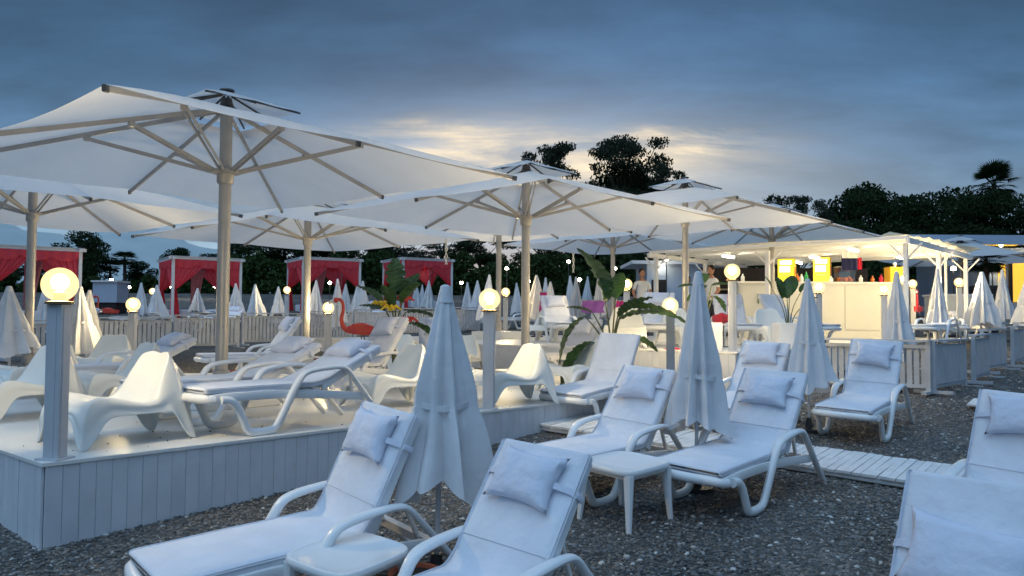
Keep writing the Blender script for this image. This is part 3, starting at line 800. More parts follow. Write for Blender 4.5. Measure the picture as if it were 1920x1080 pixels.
rows = [ # px, Y, tip y, width, label
 (22, 11.5, 538, 1.2, 'folded umbrella at the left picture edge above the leftmost easy chair'),
 (84, 19, 540, .95, 'folded umbrella seen between the left umbrella pole and the nearest globe'),
 (148, 12.6, 538, 1.05, 'folded umbrella, the broader of the pair right behind the nearest globe lamp'),
 (163, 13.6, 545, .9, 'folded umbrella, the thinner of the pair right behind the nearest globe lamp'),
 (266, 24, 531, .95, 'folded umbrella just right of the second globe lamp'),
 (294, 25, 535, 1.0, 'folded umbrella in front of the left post of the second red cabana'),
 (369, 29, 541, 1.1, 'folded umbrella framed in the opening of the second red cabana'),
 (444, 26, 532, 1.0, 'folded umbrella at the right post of the second red cabana'),
 (479, 24, 534, 1.0, 'folded umbrella standing alone between the second and third red cabanas'),
 (521, 26, 538, .95, 'folded umbrella at the left post of the third red cabana'),
 (590, 26, 526, .95, 'folded umbrella close behind the second row umbrella pole'),
 (635, 19, 524, .85, 'folded umbrella between the small globe lamp and the flamingo neck'),
 (648, 28, 533, .8, 'folded umbrella just behind the flamingo head'),
 (668, 24, 536, .8, 'folded umbrella above the flamingo back'),
 (683, 22, 528, .9, 'folded umbrella at the right post of the third red cabana'),
 (781, 33, 533, .8, 'small folded umbrella left of two others inside the fourth red cabana'),
 (791, 34, 534, .7, 'small folded umbrella in the middle of the fourth red cabana'),
 (802, 31, 527, .9, 'small folded umbrella right under the fourth red cabana curtain'),
 (878, 27, 530, .85, 'folded umbrella first to the right of the big front umbrella'),
 (895, 25, 527, .9, 'folded umbrella second to the right of the big front umbrella'),
 (915, 22, 516, .95, 'folded umbrella rising straight above the middle globe lamp'),
 (971, 27, 531, .8, 'folded umbrella just left of the centre umbrella pole'),
 (1007, 20, 517, 1.1, 'folded umbrella just right of the centre umbrella pole'),
 (1022, 25, 521, .8, 'folded umbrella next to the magenta towel right of the centre pole'),
 (1029, 22, 529, .9, 'folded umbrella with the purple towel hanging beside it'),
 (1071, 26, 518, .9, 'folded umbrella in the left of the cluster left of the tall banana leaf'),
 (1080, 24, 520, .9, 'folded umbrella in the right of the cluster left of the tall banana leaf'),
 (1100, 28, 519, .8, 'folded umbrella right beside the stem of the tall banana leaf'),
 (1127, 22, 512, .9, 'folded umbrella behind the tall banana leaf, tip just right of the leaf'),
 (1137, 25, 517, .8, 'folded umbrella furthest right in the row behind the tall banana leaf'),
 (1757, 17, 505, .95, 'folded umbrella behind the right fence, post of the bar awning above it'),
 (1838, 19, 511, 1.25, 'broad folded umbrella behind the right fence in front of the dark planter'),
 (1883, 21, 507, 1.0, 'folded umbrella behind the right fence under the amber lit building'),
 (1928, 20, 515, 1.1, 'folded umbrella cut by the right picture edge behind the fence')]
for i, (px, Y, ty, w, lb) in enumerate(rows):
    hz = 600 + (px - 960) * ROLL
    folded((i + 1) % 6, px, Y, 1.4 + (hz - ty) * Y / 1500.0, lb, wide=w, rz=i * 1.3, lean=((0, 1, 0), R(((i * 37) % 7 - 3) * .6)))

# ------------------------------------------------------------------ globe lamps
def make_lamp():
    root = thing('globe_lamp', 'proto', 'lamp', 'globe lamps on posts')
    q = MB(); q.box((0, 0, .49), (.085, .11, .98)); q.box((-.0435, 0, .49), (.006, .045, .96)); q.box((.0435, 0, .49), (.006, .045, .96)); q.box((0, -.056, .49), (.05, .006, .96)); q.build('post', post_m, root, False, .006)
    q = MB(); q.lathe([(.055, .98), (.085, .985), (.085, 1.0), (.05, 1.005), (.036, 1.01), (.036, 1.06), (.02, 1.062)], 18); q.build('socket', brass, root)
    q = MB(); q.ball((0, 0, 1.11), .108, 24, 16); gl = q.build('globe', globe_m, root)
    q = MB(); q.ball((0, 0, 1.125), .052, 12, 8); q.build('bulb', bulb_m, gl)
    q = MB(); q.box((0, 0, .006), (.15, .17, .012)); q.build('foot_plate', post_m, root)
    return root
LP = make_lamp(); lf = [True]
def lamp(x, y, label, z=None, hs=1.0, rz=A + .5):
    o = LP if lf[0] else copy_tree(LP); lf[0] = False
    tag(o, label, 'lamp'); place(o, x, y, rz, z, tilt=False)
    if hs != 1.0: 
        o.scale = (1, 1, 1)
        for c in o.children:
            if c.name.startswith('post'): c.scale = (1, 1, hs); c.location.z = 1.0 - hs * 1.0 - .02 * (1 - hs) * 0
    return o
p_ = loc(.10, .07); lamp(p_.x - .02, p_.y, 'largest globe lamp, on a post at the near left corner of the lower deck')
p_ = loc(4.12, .08); lamp(p_.x, p_.y, 'globe lamp halfway along the lower deck edge, right of the big folded umbrella')
p_ = loc(7.75, .10); lamp(p_.x, p_.y, 'globe lamp at the far front corner of the lower deck, left of a folded umbrella')
p_ = loc(8.5, -.44); lamp(p_.x, p_.y, 'globe lamp at the front corner of the upper deck')
lamp(X(250, 12.6), 12.6, 'globe lamp behind the profile easy chair, left of the big umbrella pole')
lamp(X(616, 15.0), 15.0, 'small globe lamp just left of the orange flamingo')
lamp(X(538, 24), 24, 'distant globe lamp at the left post of the third red cabana', z=1.15)
lamp(X(286, 26), 26, 'distant globe lamp at the left post of the second red cabana', z=1.15)
lamp(X(948, 19.8), 19.8, 'globe lamp on the upper deck left of the centre umbrella pole')
lamp(X(1175, 15.2), 15.2, 'globe lamp in front of the standing person in a white shirt')
lamp(X(1536, 16.0), 16.0, 'globe lamp left of centre in front of the white bar counter')
lamp(X(1658, 17.0), 17.0, 'globe lamp at the right end of the white bar counter')
lamp(X(1695, 18.5), 18.5, 'globe lamp beside the third yellow cabinet at the bar end', z=1.28)
lamp(X(1712, 20.5), 20.5, 'small globe lamp next to the right bar awning post', z=1.28)
lamp(X(1799, 19), 19, 'globe lamp on a tall post between the folded umbrellas behind the right fence', z=1.25)

# ------------------------------------------------------------------ big square umbrellas
def make_parasol():
    root = thing('square_parasol', 'proto', 'parasol', 'large open white square parasols')
    q = MB(); q.tube([(0, 0, .18), (0, 0, 3.12)], .062, 14); q.build('pole', alu, root)
    q = MB(); q.lathe([(.13, .17), (.13, .20), (.085, .205), (.085, .36), (.07, .37)], 16); q.build('pole_socket', alu, root)
    q = MB(); q.box((0, 0, .085), (.85, .85, .17)); q.build('base_block', deck_m, root, False, .015)
    E, Z0, HS = 2.43, 3.10, 2.12
    def rp(k):   # rib end in plan
        a = k * math.pi / 4; r = HS if k % 2 == 0 else HS * math.sqrt(2)
        return Vector((math.cos(a), math.sin(a), 0)) * r
    ring = .20
    def zat(f): return Z0 - (Z0 - E) * f
    q = MB()
    for k in range(8):
        p0, p1 = rp(k), rp(k + 1)
        def fn(u_, v_, p0=p0, p1=p1):
            f = ring + (1 - ring) * u_
            p = (p0 * (1 - v_) + p1 * v_) * f
            s_ = math.sin(math.pi * v_)
            z = zat(f) - .026 * s_ * f + .012 * math.sin(math.pi * u_)
            pull = 1 - .008 * s_ * f
            return Vector((p.x * pull, p.y * pull, z + .03))
        q.grid(fn, 14, 10)
    o = q.build('canopy', canopy_m, root)
    bm = bmesh.new(); bm.from_mesh(o.data); bmesh.ops.remove_doubles(bm, verts=bm.verts, dist=.0005); bmesh.ops.recalc_face_normals(bm, faces=bm.faces); bm.to_mesh(o.data); bm.free()
    # vent cap
    q = MB()
    for k in range(8):
        p0, p1 = rp(k), rp(k + 1)
        def fn(u_, v_, p0=p0, p1=p1):
            f = .012 + .235 * u_
            p = (p0 * (1 - v_) + p1 * v_) * f; s_ = math.sin(math.pi * v_)
            return Vector((p.x, p.y, 3.27 - .18 * u_ - .012 * s_ * u_))
        q.grid(fn, 5, 6)
    o = q.build('vent_cap', canopy_m, root)
    bm = bmesh.new(); bm.from_mesh(o.data); bmesh.ops.remove_doubles(bm, verts=bm.verts, dist=.0005); bmesh.ops.recalc_face_normals(bm, faces=bm.faces); bm.to_mesh(o.data); bm.free()
    q = MB()
    for k in range(8):
        p = rp(k).normalized(); L_ = rp(k).length * .25
        q.bar(p * .05 + Vector((0, 0, 3.235)), p * L_ + Vector((0, 0, 3.066)), .018, .02, side=p.cross(Vector((0, 0, 1))))
    q.build('vent_ribs', alu_dark, root)
    q = MB(); q.lathe([(.02, 3.305), (.07, 3.295), (.08, 3.28), (.04, 3.265)], 16); q.build('finial', alu_dark, root)
    q = MB(); q.lathe([(.10, 3.03), (.13, 3.04), (.13, 3.08), (.07, 3.12), (.05, 3.20), (.03, 3.20)], 16); q.build('top_hub', alu_dark, root)
    q = MB(); q.lathe([(.075, 2.30), (.085, 2.32), (.085, 2.40), (.15, 2.41), (.15, 2.44), (.08, 2.46)], 16); q.build('runner_hub', alu, root)
    for k in range(8):
        p = rp(k); d_ = p.normalized(); side = d_.cross(Vector((0, 0, 1)))
        q = MB(); q.bar(d_ * .10 + Vector((0, 0, 3.06)), p * 1.006 + Vector((0, 0, E - .005)), .026, .046, side=side); rb = q.build('rib', alu, root)
        q = MB(); q.bar(p * .993 + Vector((0, 0, E - .0)), p * 1.01 + Vector((0, 0, E - .006)), .030, .050, side=side); q.build('rib_end_cap', alu_dark, rb)
        m_ = d_ * p.length * .46; zz = 3.06 - (3.06 - E) * .46 - .03
        q = MB()
        for sg in (-1, 1):
            q.bar(d_ * .13 + side * (.022 * sg) + Vector((0, 0, 2.425)), m_ + side * (.022 * sg) + Vector((0, 0, zz)), .012, .036, side=side)
        q.box(tuple(m_ + Vector((0, 0, zz))), (.05, .05, .05), Matrix.Rotation(math.atan2(d_.y, d_.x), 3, 'Z'))
        q.build('strut', alu, root)
    return root
PA = make_parasol(); pf = [True]
def parasol(x, y, label, z=None, rz=A, s=1.0):
    o = PA if pf[0] else copy_tree(PA); pf[0] = False
    tag(o, label, 'parasol'); place(o, x, y, rz, z, tilt=False); o.scale = (s, s, 1)
parasol(-3.0, 8.3, 'largest open square parasol at the upper left, over the near part of the lower deck', rz=.878, s=1.01)
parasol(-7.05, 11.7, 'open square parasol cut by the left picture edge', s=1.0)
parasol(.20, 11.8, 'open square parasol at the centre of the picture with its pole beside the middle lamp', s=1.02)
parasol(-3.9, 15.2, 'open parasol low over the second cabana gap, pole in front of the third red cabana', s=1.08)
parasol(-.3, 17.9, 'open parasol whose thin pole shows just left of the centre parasol pole')
parasol(3.45, 15.9, 'open parasol right of centre with its pole beside the front corner globe lamps', s=1.0)
parasol(6.25, 19.2, 'open parasol in front of the bar, pole beside the first yellow cabinet', s=1.0)
parasol(2.75, 21.8, 'open parasol behind the tall banana leaf, its underside glowing warm')
parasol(14.9, 26.5, 'pale open parasol beyond the bar beneath the grey roofed building', z=1.0)

# ------------------------------------------------------------------ slatted fence panels
def make_panel():
    root = thing('fence_panel', 'proto', 'fence', 'slatted white fence panels')
    W, H = 1.5, .72
    for sx in (-1, 1):
        q = MB(); q.box((sx * (W / 2 - .03), 0, H / 2), (.06, .06, H)); q.build('fence_post', fence_m, root, False)
        q = MB(); q.box((sx * (W / 2 - .03), 0, .022), (.07, .5, .04)); q.build('foot', fence_m, root, False)
    q = MB(); q.box((0, 0, H + .012), (W, .14, .024)); q.build('top_rail', fence_m, root, False)
    q = MB(); q.box((0, 0, H - .07), (W - .12, .035, .05)); q.build('middle_rail', fence_m, root, False)
    q = MB(); q.box((0, 0, .10), (W - .12, .035, .05)); q.build('bottom_rail', fence_m, root, False)
    sm = MB().box((0, 0, 0), (.068, .016, H - .20)).mesh('slat', fence_m, False)
    n = 15
    for i in range(n):
        o = link(bpy.data.objects.new('slat', sm)); o.parent = root; o.location = (-W / 2 + .095 + i * (W - .19) / (n - 1), -.028, (H - .02) / 2 + .035)
    return root
FP = make_panel(); ff = [True]
def panel(x, y, rz, label, z=None):
    o = FP if ff[0] else copy_tree(FP); ff[0] = False
    tag(o, label, 'fence'); place(o, x, y, rz, z, tilt=False); return o
ord_ = ['nearest panel', 'second panel', 'third panel', 'fourth panel', 'fifth panel', 'sixth panel', 'seventh panel', 'eighth panel', 'ninth panel']
for i in range(8):
    c = loc(10.35 + .75 + i * 1.55, -2.55 - (.10 if i % 2 else 0)); panel(c.x, c.y, A + (.06 if i % 2 else -.05), ord_[i] + ' of the slatted fence running back along the right of the shingle', z=gz(c.x, c.y))
c = loc(10.30, -1.75); panel(c.x, c.y, A + R(90), 'slatted fence panel turned across between the upper deck and upright lounger', z=gz(c.x, c.y))
back_l = ['left of the big umbrella pole, beside the small easy chair', 'directly behind the big umbrella pole', 'between the big umbrella pole and the second row pole', 'behind the second row umbrella pole', 'below the third red cabana, under the flamingo', 'right of the flamingo, behind the yellow flowered plant', 'at the far right end behind the big folded umbrella', 'furthest left, behind the nearest lamp post']
for i in range(8):
    t = 5.3 + i * 1.56 if i < 7 else 3.7
    c = loc(t, 11.0); panel(c.x, c.y, A, 'slatted rear fence panel ' + back_l[i], z=gz(c.x, c.y))

# ------------------------------------------------------------------ far loungers
far = [(60, 22, 'at the far left behind the fence'), (205, 24, 'left of the second globe lamp beyond the fence'), (330, 23, 'under the second red cabana'), (415, 24, 'right of the second red cabana curtain'),
       (500, 23, 'between the second and third cabanas'), (585, 24, 'behind the second row pole'), (655, 22, 'behind the orange flamingo'), (735, 26, 'beside the fourth cabana post'), (830, 24, 'just behind the big folded umbrella tip'),
       (940, 25, 'left of the centre pole among the folded umbrellas'), (1050, 25, 'below the cluster of folded umbrellas'), (380, 29, 'in the opening of the second cabana'), (620, 31, 'in the opening of the third cabana'),
       (1720, 15.6, 'nearest behind the right fence'), (1790, 17.5, 'behind the right fence beside the tall lamp post'), (1870, 19.5, 'behind the right fence towards the amber building')]
for i, (px, Y, lb) in enumerate(far):
    x = X(px, Y); z = gz(x, Y)
    lounger(4 if i % 3 else 25, x, Y, R(20 + 25 * (i % 4)), 'distant flat white sun lounger ' + lb, 'far', z=max(z, .98 if px > 1700 else z))

# ------------------------------------------------------------------ pots, plants, flamingos
def make_pot(r=.16, h=.26):
    root = thing('plant_pot', 'proto', 'pot', 'terracotta pots')
    q = MB(); q.lathe([(r * .62, 0), (r * .92, h * .8), (r * 1.08, h * .8), (r * 1.1, h), (r * .95, h), (r * .88, h * .86)], 18); q.build('pot_body', terra, root)
    q = MB(); q.lathe([(.01, h * .84), (r * .9, h * .85), (r * .9, h * .87), (.01, h * .88)], 14); q.build('soil', soil, root)
    return root
PT = make_pot(); tag(PT, 'terracotta pot beside the head of the low lounger right of the big umbrella pole', 'pot'); place(PT, X(459, 9.9), 9.9, 0)
o = copy_tree(PT); o['label'] = 'wide terracotta pot right of the second row umbrella pole'; place(o, X(622, 12.0), 12.0); o.scale = (1.4, 1.4, 1.2)
o = copy_tree(PT); o['label'] = 'low red clay dish half under the bottom centre lounger arm'; place(o, X(785, 4.35), 4.35); o.scale = (.85, .85, .5)

def leaf_mesh(L_, W, droop, torn, seed):
    r0 = random.Random(seed); q = MB(); n = 14
    def fn(u_, v_):
        a = v_ * 2 - 1; w = W * math.sin(math.pi * min(.98, u_ * .93 + .05)) ** .75
        notch = 1.0
        if torn and abs(a) > .5: notch = 1 - .35 * (math.sin(u_ * 31 + seed) > .75)
        y = a * w * notch; x = u_ * L_
        z = -droop * u_ ** 2 * L_ + abs(a) * w * .35 + .01 * math.sin(u_ * 50 + a * 3)
        return Vector((x, y, z))
    q.grid(fn, 24, 6)
    me = q.mesh('leaf', leaf_m); return me
LEAVES = [leaf_mesh(.62, .17, .25, True, 1), leaf_mesh(.75, .20, .5, True, 2), leaf_mesh(.5, .16, .15, False, 3)]
def plant(name, label, x, y, leaves, trunk_h=.0, flowers=None, z=None, pot=None, stem_r=.014):
    root = thing(name, label, 'plant'); place(root, x, y, 0, z, tilt=False)
    if pot == 'white':
        q = MB(); q.box((0, 0, .2), (.42, .42, .40)); q.build('planter', white_wood, root, False, .01)
    elif pot == 'terra':
        q = MB(); q.lathe([(.13, 0), (.2, .26), (.23, .26), (.23, .32), (.19, .32)], 16); q.build('planter', terra, root)
    if trunk_h:
        q = MB(); q.tube(cr([(0, 0, .1), (.015, 0, trunk_h * .5), (-.02, 0, trunk_h)], 4), lambda t: .065 - .03 * t, 8); q.build('trunk', stem_m, root)
    for (az, h, reach, pitch, li, s_) in leaves:
        a = R(az); d_ = Vector((math.cos(a), math.sin(a), 0))
        top = d_ * reach + Vector((0, 0, h))
        q = MB(); q.tube(cr([Vector((0, 0, max(trunk_h, .2))), d_ * reach * .35 + Vector((0, 0, max(trunk_h, .2) * .4 + h * .6)), top], 5), lambda t: stem_r * (1.2 - .7 * t), 6); st = q.build('leaf_stem', stem_m, root)
        o = link(bpy.data.objects.new('leaf', LEAVES[li])); o.parent = root; o.location = top
        o.rotation_euler = (Matrix.Rotation(a, 3, 'Z') @ Matrix.Rotation(-R(pitch), 3, 'Y')).to_euler(); o.scale = (s_, s_, s_)
    for (fx, fy, fz, m_) in flowers or []:
        q = MB()
        for k in range(5): 
            a = k * 1.25; q.tube([(fx, fy, fz), (fx + .07 * math.cos(a), fy + .05 * math.sin(a), fz + .04), (fx + .14 * math.cos(a), fy + .1 * math.sin(a), fz - .01)], lambda t: .035 * (1 - .7 * t), 6)
        q.build('flower', m_, root)
    return root
plant('flowering_plant', 'dark leafy plant with a yellow flower and leaning trunk, right of the flamingo', X(742, 10.3), 10.3,
      [(100, 1.25, .12, 80, 0, .8), (60, 1.15, .15, 60, 0, .8), (160, 1.1, .2, 40, 2, .9), (10, .98, .12, 10, 1, .7), (-20, .85, .15, -5, 1, .7), (200, 1.0, .12, 20, 2, .7), (250, 1.05, .1, 60, 0, .6), (330, 1.1, .1, 50, 2, .8)], .55,
      [(-.20, -.05, 1.08, yellow_fl), (-.05, -.1, 1.03, yellow_fl), (.16, -.05, .88, red_fl), (.1, 0, 1.15, red_fl)])
plant('banana_plant', 'tall banana plant with one upright leaf in front of the centre row of folded umbrellas', X(1147, 10.6), 10.6,
      [(140, 1.15, .1, 84, 1, 1.05), (185, .95, .35, -35, 1, .85), (200, .62, .28, -28, 1, .9), (350, 1.05, .1, 12, 1, 1.2), (5, .9, .1, 28, 1, 1.0), (320, .95, .12, 35, 2, 1.1), (170, 1.0, .25, 20, 2, .7), (20, .7, .15, -8, 0, .9), (60, 1.2, .15, 70, 2, .8)], 0, None, None, 'white')
plant('banana_plant', 'small dark leafed plant behind the second folded umbrella on the shingle', X(1322, 12.0), 12.0,
      [(150, .95, .12, 5, 2, .6), (200, .85, .1, -25, 2, .5), (330, .95, .1, 10, 2, .6), (20, .8, .15, -35, 0, .5), (90, 1.0, .05, 40, 2, .6), (240, .9, .1, 10, 2, .6)], 0, None, None, 'white')
plant('banana_plant', 'potted plant with tall dark stems in front of the first yellow cabinet', X(1478, 13.0), 13.0,
      [(160, .95, .25, 70, 2, .5), (120, .8, .12, 80, 2, .75), (60, .85, .14, 65, 2, .8), (20, .9, .25, 55, 2, .5), (340, .75, .3, 30, 2, .35), (90, .8, .05, 80, 2, .6)], 0, None, None, 'white', .009)

def make_flamingo(bodym, neck_up=True):
    root = thing('flamingo_ornament', 'proto', 'flamingo', 'flamingo ornaments')
    q = MB(); prof = []
    n = 14
    ring_n = 14; vs = []
    for i in range(n + 1):
        t = i / n; x = -.30 + .60 * t
        r = .135 * math.sin(math.pi * min(1, t * .9 + .04)) ** .6 * (1.05 - .55 * t if t > .5 else .78 + .0 * t)
        zc_ = .50 + .03 * math.sin(math.pi * t) - .05 * t * t
        for k in range(ring_n):
            a = 2 * math.pi * k / ring_n
            vs.append((x, r * .72 * math.cos(a), zc_ + r * math.sin(a)))
    fs = [(i * ring_n + j, i * ring_n + (j + 1) % ring_n, (i + 1) * ring_n + (j + 1) % ring_n, (i + 1) * ring_n + j) for i in range(n) for j in range(ring_n)]
    fs += [tuple(range(ring_n))[::-1], tuple(n * ring_n + j for j in range(ring_n))]
    q.add(vs, fs)
    q.tube(cr([(-.24, 0, .49), (-.32, 0, .55), (-.355, 0, .68), (-.33, 0, .82), (-.335, 0, .93), (-.38, 0, 1.0), (-.44, 0, 1.0)], 5), lambda t: .045 - .018 * min(1, t * 2) , 10)
    q.ball((-.45, 0, .99), .045, 10, 8)
    q.build('body', bodym, root)
    for sg in (-1, 1):
        q = MB()
        def fn(u_, v_, sg=sg):
            return Vector((-.18 + .50 * u_, sg * (.105 * math.sin(math.pi * min(1, u_ * .8 + .15)) + .012), .52 + (v_ - .5) * .17 * (1 - u_ * .7) + .01 * math.sin(v_ * 25)))
        q.grid(fn, 10, 8); q.build('wing', bodym, root)
    q = MB(); q.tube(cr([(-.475, 0, .985), (-.53, 0, .965), (-.555, 0, .93)], 4), lambda t: .03 - .012 * t, 8); bk = q.build('beak', beak_m, root)
    q = MB(); q.tube([(-.552, 0, .935), (-.56, 0, .90)], lambda t: .019 - .012 * t, 8); q.build('beak_tip', black, bk)
    for sg, xo in ((-1, .0), (1, .04)):
        q = MB(); q.tube([(xo - .03, sg * .04, .40), (xo + .0, sg * .045, .22), (xo - .01, sg * .05, .0)], .010, 6); q.ball((xo, sg * .045, .21), .016, 6, 5); q.build('leg', alu_dark, root)
    q = MB(); q.box((0, 0, .008), (.16, .2, .016)); q.build('stand', alu_dark, root)
    return root
st_ = thing('flamingo_plinth', 'small white plinth under the orange flamingo', 'plinth'); st_.location = (X(682, 11.6), 11.6, .5)
q = MB(); q.box((0, 0, .15), (.34, .34, .30)); q.build('plinth_block', white_wood, st_, False, .01)
F1 = make_flamingo(flam_m); tag(F1, 'large orange flamingo ornament standing above the lounger backrest left of the yellow flower', 'flamingo')
place(F1, X(682, 11.6), 11.6, R(8), z=.80); F1.scale = (.88,) * 3
F2 = copy_tree(F1); F2['label'] = 'distant red flamingo ornament on the shingle left of the second globe lamp'; place(F2, X(205, 24), 24, R(20), z=1.15)
F3 = make_flamingo(flam_red); tag(F3, 'dark red flamingo ornament behind the folded umbrella left of the corner globe lamp', 'flamingo'); place(F3, X(1352, 13.0), 13.0, R(100), z=.98); F3.scale = (.9,) * 3
F4 = copy_tree(F3); F4['label'] = 'small red flamingo ornament at the step of the upper deck by the corner lamp'; place(F4, X(1256, 11.9), 11.9, R(160), z=.55); F4.scale = (.75, .75, .75)
F5 = copy_tree(F3); F5['label'] = 'red flamingo ornament right of the bar counter end'; place(F5, X(1722, 17.5), 17.5, R(60), z=1.28); F5.scale = (.8,) * 3

# ------------------------------------------------------------------ red cabanas
def curtain(q, x0, x1, axis, fixed, H, gather=.50, seed=0):
    """drape from beam span x0..x1 tied back to the post at x0"""
    sgn = 1 if x1 > x0 else -1; span = abs(x1 - x0)
    def fn(u_, v_):
        zz = u_   # 0 top ..1 floor
        if zz < gather:
            t = zz / gather; w = span * (1 - t ** 1.15) + .10 * t ** .5 + .0
        else:
            t = (zz - gather) / (1 - gather); w = .10 + .14 * t ** .7
        along = x0 + sgn * v_ * w
        plait = .035 * math.sin(v_ * 34 + seed + zz * 3) * (.5 + .5 * zz) + .015 * math.sin(v_ * 71 + seed)
        c = fixed + plait
        z = H - H * .985 * zz - (.06 * math.sin(v_ * math.pi) if zz < gather else 0)
        return Vector((along, c, z)) if axis == 'x' else Vector((c, along, z))
    q.grid(fn, 22, 48)
def make_cabana():
    root = thing('red_cabana', 'proto', 'cabana', 'white framed beach cabanas with red curtains')
    W, H = 2.3, 2.18; h = W / 2
    for sx in (-1, 1):
        for sy in (-1, 1):
            q = MB(); q.box((sx * h, sy * h, H / 2), (.09, .09, H)); q.build('post', white_wood, root, False)
            q = MB(); q.bar((sx * h, sy * (h - .03), H - .45), (sx * h, sy * (h - .42), H - .06), .05, .05, side=(1, 0, 0)); q.build('brace', white_wood, root, False)
    for sx in (-1, 1):
        q = MB(); q.box((sx * h, 0, H + .04), (.10, W + .3, .09)); q.build('beam', white_wood, root, False)
        q = MB(); q.box((0, sx * h, H + .055), (W + .3, .10, .09)); q.build('beam', white_wood, root, False)
    q = MB(); q.box((0, 0, H + .11), (W + .2, W + .2, .015)); q.build('roof_cloth', canopy_m, root, False)
    for sx in (-1, 1):
        for sy in (-1, 1):
            q = MB(); curtain(q, sx * (h - .02), sx * .0, 'x', sy * h, H, seed=sx + 2 * sy); q.build('curtain', red_cloth, root)
            q = MB(); curtain(q, sy * (h - .02), sy * .0, 'y', sx * h, H, seed=3 * sx + sy); q.build('curtain', red_cloth, root)
    for sx in (-1, 1):
        for ax in (0, 1):
            q = MB()
            def vf(u_, v_, sx=sx, ax=ax):
                t_ = (v_ - .5) * 2 * (h - .05); z_ = H - u_ * (.16 + .14 * abs(math.sin(v_ * math.pi * 3)) ** .7); k_ = sx * (h + .05) + .02 * math.sin(v_ * 50)
                return Vector((t_, k_, z_)) if ax else Vector((k_, t_, z_))
            q.grid(vf, 4, 60); q.build('valance', red_cloth, root)
    q = MB(); q.box((0, 0, .25), (1.9, 1.5, .3)); q.build('day_bed', cushion, root, False, .04)
    q = MB(); 
    q.grid(lambda u_, v_: Vector((-.2 + .5 * v_ * (1 - .5 * u_), .5 + .05 * math.sin(v_ * 20), H * .9 - u_ * 1.5)), 12, 24); q.build('inner_drape', pink_cloth, root)
    return root
CB = make_cabana(); cf = [True]
for px, Y, base, rz, lb in ((60, 26.5, 1.18, 34, 'red curtained cabana at the left picture edge behind the nearest globe lamp'), (374, 32.3, 1.30, 34, 'red curtained cabana between the second globe lamp and the big umbrella pole'), (606, 36.2, 1.6, 30, 'red curtained cabana behind the second row umbrella pole'), (782, 39.5, 1.86, 30, 'red curtained cabana behind the yellow flowered plant')):
    o = CB if cf[0] else copy_tree(CB); cf[0] = False
    tag(o, lb, 'cabana'); place(o, X(px, Y), Y, R(rz), z=base)
    o.scale = (1.1, 1.1, 1.08)

# ------------------------------------------------------------------ bar
by = 20.6
bx0, bx1 = X(1385, by), X(1702, by)
bar = thing('bar_counter', 'long white bar counter with a raised top behind the upper deck furniture', 'bar counter'); bar.location = ((bx0 + bx1) / 2, by, .98)
W = bx1 - bx0
q = MB(); q.box((0, .35, .70), (W, .7, 1.40)); q.build('counter_body', counter_m, bar, False)
q = MB(); q.box((0, .32, 1.425), (W + .12, .85, .05)); q.build('counter_top', white_wood, bar, False, .01)
q = MB(); q.box((0, -.03, .10), (W, .05, .2)); q.build('plinth', counter_m, bar, False)
pmx = MB().box((0, 0, 0), (.86, .02, 1.12)).mesh('front_panel', counter_m, False)
for i in range(int(W / .9)):
    o = link(bpy.data.objects.new('front_panel', pmx)); o.parent = bar; o.location = (-W / 2 + .47 + i * .9, -.012, .78)
cu = bpy.data.curves.new('letter', 'FONT'); cu.body = 'F'; cu.size = .36; cu.extrude = .008; cu.materials.append(letter_m)
to = bpy.data.objects.new('letter', cu); link(to); dg = bpy.context.evaluated_depsgraph_get()
me = bpy.data.meshes.new_from_object(to.evaluated_get(dg)); bpy.data.objects.remove(to)
o = link(bpy.data.objects.new('letter', me)); o.parent = bar; o.location = (X(1418, by) - bar.location.x, -.034, .88); o.rotation_euler = (R(90), 0, 0)
bz = .98 + 1.45
bk = thing('back_wall', 'dark back wall of the bar under the awning', 'wall'); bk.location = ((bx0 + bx1) / 2, by + 3.0, .98)
q = MB(); q.box((0, 0, 1.0), (W + .6, .1, 2.0)); q.build('wall_panel', dark_wall, bk, False)
q = MB(); q.box((0, -.18, 1.35), (W, .26, .04)); q.build('shelf', crate_m, bk, False)
def cooler(px, label, w, hgt, z=bz, y=by + .3, lean=0):
    t = thing('yellow_cabinet', label, 'display cabinet', 'yellow lit cabinets on the bar'); t.location = (X(px, y), y, z); t.rotation_euler = (0, 0, R(-28))
    q = MB(); q.box((0, .17, hgt / 2), (w, .34, hgt)); q.build('cabinet_body', yellow_p, t, False, .01)
    q = MB(); q.box((0, -.006, hgt / 2), (w * .92, .012, hgt * .94)); q.build('lit_door', yellow_glow, t, False)
    q = MB(); q.box((0, -.018, hgt * .83), (w * .66, .012, hgt * .16)); q.build('lit_header', white_glow, t, False)
    q = MB(); q.box((-.02, -.018, hgt * .55), (w * .60, .010, hgt * .24)); q.build('lit_label', white_glow, t, False)
    q = MB(); q.box((0, -.018, hgt * .30), (w * .5, .010, hgt * .05)); q.build('dark_stripe', crate_m, t, False)
    q = MB(); q.box((w / 2 + .004, .17, hgt * .5), (.008, .1, hgt * .3)); q.build('side_emblem', terra, t, False)
    return t
cooler(1474, 'yellow lit display cabinet on the bar behind the thin leafed plant', .42, .62)
cooler(1541, 'brightest yellow lit display cabinet in the middle of the bar', .42, .66)
t = thing('juice_dispenser', 'yellow drinks dispenser with a knob on top at the right end of the bar', 'drinks dispenser'); t.location = (X(1686, by), by + .2, bz)
q = MB(); q.box((0, 0, .2), (.42, .36, .40)); q.build('tank', yellow_p, t, False, .02)
q = MB(); q.lathe([(.03, .40), (.03, .46), (.05, .48), (.03, .53), (.005, .54)], 12); q.build('knob', white_wood, t)
t = thing('fruit_display', 'glass case of oranges on the bar between the yellow cabinets and the awning post', 'display case'); t.location = (X(1592, by), by + .25, bz)
